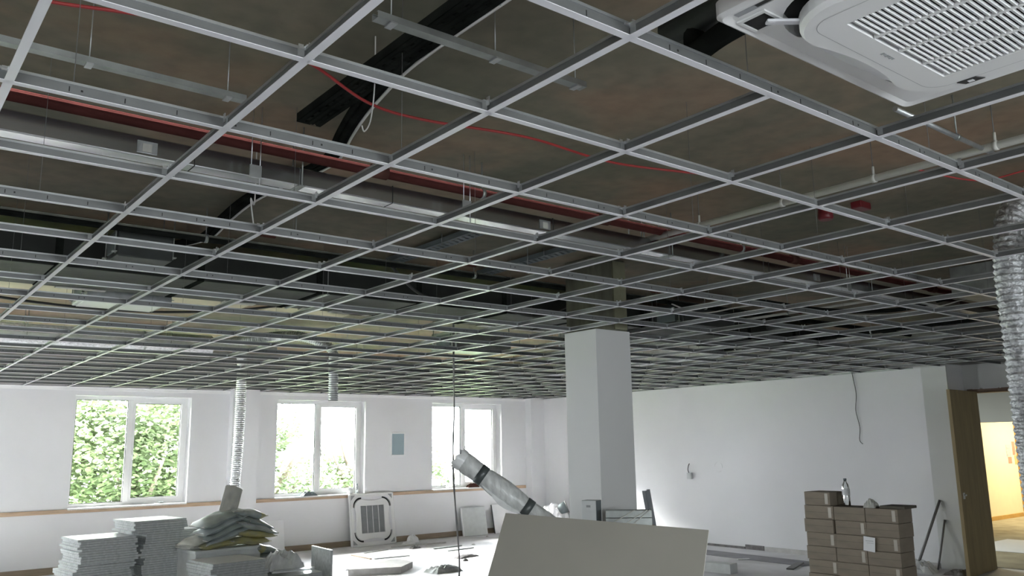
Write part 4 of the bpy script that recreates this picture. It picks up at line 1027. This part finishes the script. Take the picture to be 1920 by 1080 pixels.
CN = ['left', 'middle', 'right']; RN = ['bottom', 'second', 'third', 'fourth', 'fifth', 'sixth', 'seventh']
for c in range(3):
    for r in range(7):
        carton('brown carton, %s row of the %s column in the stack by the door' % (RN[r], CN[c]), 8.52 + cd_ / 2, 4.40 - cw * (c + .5), ch * r, 50 + c * 7 + r, tape=(r + c) % 2 == 0)
carton('single brown carton on top of the left column, beside the bottle', 8.52 + cd_ / 2 + .02, 4.40 - .165, ch * 7, 99, w=0.33, h=0.15)
t = thing('paper_sheet', 'white paper sheet taped to the right column of cartons', 'paper', (8.505, 3.63, 0.66)); o = MB().box((-0.003, -0.065, -0.075), (0, 0.065, 0.075), 0, Matrix.Rotation(0.1, 4, 'X')).build('sheet', 'paper', t)
m = MB(); m.box((-0.0036, -0.05, 0.03), (-0.003, 0.04, 0.036), 0); m.box((-0.0036, -0.05, 0.01), (-0.003, 0.03, 0.014), 0); m.build('print', 'tileedge', t)
t = thing('water_bottle', 'clear plastic water bottle standing on the cartons', 'bottle', (8.64, 3.93, ch * 7))
MB().tube([(0, 0, 0.0), (0, 0, 0.01), (0, 0, 0.09), (0, 0, 0.11), (0, 0, 0.19), (0, 0, 0.235), (0, 0, 0.262), (0, 0, 0.28)], [0.034, 0.042, 0.042, 0.039, 0.042, 0.034, 0.016, 0.014], 20).build('body', 'bottle', t)
MB().tube([(0, 0, 0.278), (0, 0, 0.30)], 0.017, 14).build('cap', 'slate', t); MB().tube([(0, 0, 0.115), (0, 0, 0.185)], 0.0425, 20, caps=False).build('paper_band', 'wrapfilm', t)
t = thing('loose_flap', 'dark open cardboard flap on top of the right column', 'cardboard', (8.68, 3.38, ch * 7), (0, 0, 0.04))
MB().bbox((-0.14, -0.15, 0), (0.14, 0.12, 0.028), 0.004).build('panel', 'cartondark', t)
crumple('scrap_paper', 'crumpled pale paper scrap on top of the cartons', 'paper', 8.60, 3.62, ch * 7, .16, .12, .10, 'bagwhite', 31, 8)

# poles and bag by the pilaster
cable('broom_pole', 'longer grey pole leaning on the wall right of the cartons', [(11.33, 4.60, 0.012), (11.79, 4.40, 0.92)], 0.018, 'stick', 'pole', 1)
cable('broom_pole', 'shorter steeper grey pole leaning right of the longer one', [(11.62, 4.44, 0.012), (11.79, 4.36, 0.66)], 0.014, 'stick', 'pole', 1)
crumple('plastic_bag', 'crumpled clear polythene at the foot of the poles', 'plastic bag', 11.40, 4.62, 0.0, .5, .5, .16, 'wrapfilm', 33, 14)
crumple('rubble', 'dark rubble scrap by the pilaster foot', 'rubble', 11.5, 4.12, 0.0, .4, .26, .07, 'debrisdark', 35, 8)
# papers in the corridor
for k, (x, z, w2, h2, mm_) in enumerate(((20.62, 1.47, .10, .13, 'noticegrey'), (20.92, 1.52, .07, .15, 'noticered'), (20.66, 1.26, .09, .07, 'noticered'), (20.97, 1.26, .06, .10, 'bagyellow'), (21.2, 1.27, .05, .08, 'noticegrey'))):
    o = MB().box((x - w2, 6.944, z - h2), (x + w2, 6.95, z + h2)).build('notice', mm_)
    tag(o, ('blue-grey notice, upper left on the cream corridor wall', 'tall reddish notice, upper right on the corridor wall', 'red notice, lower left on the cream corridor wall', 'brown notice, lower middle on the corridor wall', 'small grey notice nearest the oak door frame')[k], 'notice', 'notices on the corridor wall')
tag(MB().box((14.2, 3.6, 0.007), (16.0, 5.3, 0.012)).build('floor_light_patch', 'paper'), 'white sheet standing for the patch of light on the floor beyond the doorway', 'sheet')  # thin white plate paints a pool of light on the floor

# ------------------------------------------------------------------ debris on the floor
def strip(label, a, b, wd, h, m, name='offcut_strip', cat='strip'):
    a, b = Vector((*a, 0)), Vector((*b, 0)); d = b - a; L = d.length
    t = MB().bbox((0, -wd / 2, 0), (L, wd / 2, h), 0.003).build(name, m, None, (a.x, a.y, 0.001), (0, 0, math.atan2(d.y, d.x))); return tag(t, label, cat)


strip('long grey strip on the pale floor before the spare cassette', (6.68, 11.08), (7.30, 11.02), .035, .02, 'galvdull')
strip('pale strip just in front of the spare cassette', (6.93, 11.89), (7.49, 12.06), .03, .015, 'debris')
strip('short brown stick at the left of the pale floor', (6.64, 11.78), (6.63, 11.1), .03, .02, 'skirt')
strip('grey strip farther back, before the grey leaning board', (8.10, 11.53), (8.72, 11.57), .035, .02, 'galvdull')
strip('grey strip lying just nearer than the one by the leaning board', (8.09, 11.10), (8.68, 11.15), .035, .02, 'galvdull')
strip('thin dark batten behind the hanging cable', (7.7, 12.3), (8.8, 12.2), .03, .02, 'debris')
crumple('rag', 'dark flat rag on the pale floor right of the hanging cable', 'rag', 7.9, 10.25, 0.0, .5, .18, .05, 'debrisdark', 41, 8)
crumple('rag', 'small dark scrap lying near the spare cassette', 'rag', 7.95, 11.9, 0.0, .22, .14, .05, 'debrisdark', 42, 6)
crumple('plaster_lump', 'white plaster lump against the skirting by the cassette', 'plaster', 8.44, 12.78, 0.0, .22, .18, .16, 'paper', 43, 8)
crumple('plaster_lump', 'flat white plaster piece at the right foot of the cassette', 'plaster', 8.24, 12.6, 0.0, .26, .12, .06, 'paper', 44, 6)
crumple('plaster_lump', 'tiny dark lump on the floor below the dark rag', 'plaster', 7.62, 9.88, 0.0, .09, .08, .04, 'debrisdark', 45, 5)
t = MB().poly([(5.52, 9.75), (6.2, 9.45), (6.62, 9.82), (6.62, 10.34), (5.98, 10.22)], 0.001, 0.09).build('board_offcut', 'debris'); tag(t, 'broken pale board offcut flat on the floor in front', 'board')
crumple('rag', 'grey dust sheet bunched on the floor left of the big sheet', 'rag', 6.75, 9.18, 0.0, .5, .3, .10, 'tileedge', 46, 10)
t = MB().bbox((-0.10, -0.22, 0), (0.10, 0.22, 0.13), 0.005).build('floor_carton', 'tile', None, (9.45, 6.40, 0), (0, 0, 0.15)); tag(t, 'low grey box on the floor right of the leaning sheet', 'box')
strip('bright white scrap on the floor by the long wall', (10.62, 7.0), (10.80, 6.90), .08, .012, 'paper')
strip('dark short batten on the floor left of the cartons', (10.3, 5.86), (10.95, 6.12), .10, .02, 'stick')
strip('long dark floor strip along the foot of the long wall', (11.15, 11.5), (10.95, 5.9), .50, .004, 'lilacgrey', 'floor_strip')  # darker lilac-grey band laid on the floor along the wall
rr = random.Random(77)
for k in range(12):
    x, y = rr.uniform(5.6, 10.2), rr.uniform(9.0, 12.5)
    o = crumple('plaster_crumb', 'small plaster crumb scattered on the pale floor by the windows', 'plaster', x, y, 0.0, rr.uniform(.03, .09), rr.uniform(.03, .07), rr.uniform(.01, .03), rr.choice(('debris', 'debrisdark', 'paper')), 100 + k, 4); o['group'] = 'plaster crumbs by the windows'

# ================================================================== OUTSIDE
tag(MB().box((-40, 14, -4.2), (60, 80, -4.0)).build('ground', 'grass'), 'lawn below the windows outside', kind='structure')
def tree(label, x, y, z, blobs, m, seed, n):
    rr = random.Random(seed)
    t = thing('tree', label, 'tree', (x, y, -4.0), group='trees outside the windows')
    MB().tube([(0, 0, 0), (0.1, 0, 2.2), (0.05, 0.1, 4.2), (0.3, 0, z + 4.0)], [0.28, 0.22, 0.16, 0.08], 10).build('trunk', 'trunk', t)
    for b in range(5):
        a = rr.uniform(0, 6.28); MB().tube([(0.08, 0, 2.6 + .4 * b), (1.1 * math.cos(a), 1.1 * math.sin(a), 3.6 + .5 * b), (2.0 * math.cos(a), 2.0 * math.sin(a), 4.6 + .5 * b)], [0.09, 0.06, 0.03], 6).build('branch', 'trunk', t)
    mb = MB(); tot = sum(b[3] ** 2 for b in blobs)
    for (bx, bz, by_, br) in blobs:
        for _ in range(int(n * br ** 2 / tot)):
            while True:
                p = Vector((rr.uniform(-1, 1), rr.uniform(-1, 1), rr.uniform(-1, 1)))
                if 0.35 < p.length < 1: break
            c = Vector((bx - x + p.x * br, by_ - y + p.y * br, bz + 4.0 + p.z * br * .85))
            s = rr.uniform(.08, .15); q = Matrix.Rotation(rr.uniform(0, 6.28), 3, 'Z') @ Matrix.Rotation(rr.uniform(-.9, .9), 3, 'X') @ Matrix.Rotation(rr.uniform(-.6, .6), 3, 'Y')
            pts = [(-.5, 0, 0), (-.2, -.42, .05), (.25, -.38, .03), (.65, 0, -.1), (.25, .38, .03), (-.2, .42, .05)]
            mb.add([c + (q @ Vector(v)) * s for v in pts], [(0, 1, 4 + 1), (1, 2, 4, 5), (2, 3, 4)])
    o = mb.build('foliage', m, t); o['kind'] = 'stuff'
    return t


tree('leafy green tree filling the left window', 5.3, 20.5, 3.0, [(4.4, 1.9, 19.6, 1.3), (5.9, 1.6, 19.6, 1.3), (5.0, 1.2, 20, 1.7), (6.6, 0.6, 20.5, 1.5), (3.6, 0.4, 20.5, 1.5), (5.2, 3.2, 20.5, 1.7), (3.5, 2.6, 21, 1.4), (6.9, 2.6, 21, 1.5), (5.3, -.4, 20.5, 1.8)], 'leaf', 1, 22000)
tree('paler tree behind the left pane of the middle window', 9.2, 22.0, 1.6, [(9.1, 0.4, 21.5, 1.35), (10.3, -.2, 22, 1.3), (8.7, 1.9, 22, 1.1), (9.5, 2.4, 22.2, .9), (10.6, .9, 22.3, .8)], 'leaf2', 2, 6500)
tree('pale tree low in the right pane of the middle window', 12.9, 23.6, 0.8, [(12.2, 0.3, 22.8, 1.25), (13.2, .7, 23.4, .9), (11.8, 1.4, 23.4, .6)], 'leaf2', 3, 3600)
tree('sparse far tree at the left edge of the right window', 18.2, 26.5, 0.8, [(16.8, 1.3, 25, .6), (16.9, .5, 25.3, .7), (17.6, -.1, 25.5, .7), (18.2, .3, 26, .5)], 'leaf2', 4, 1500)
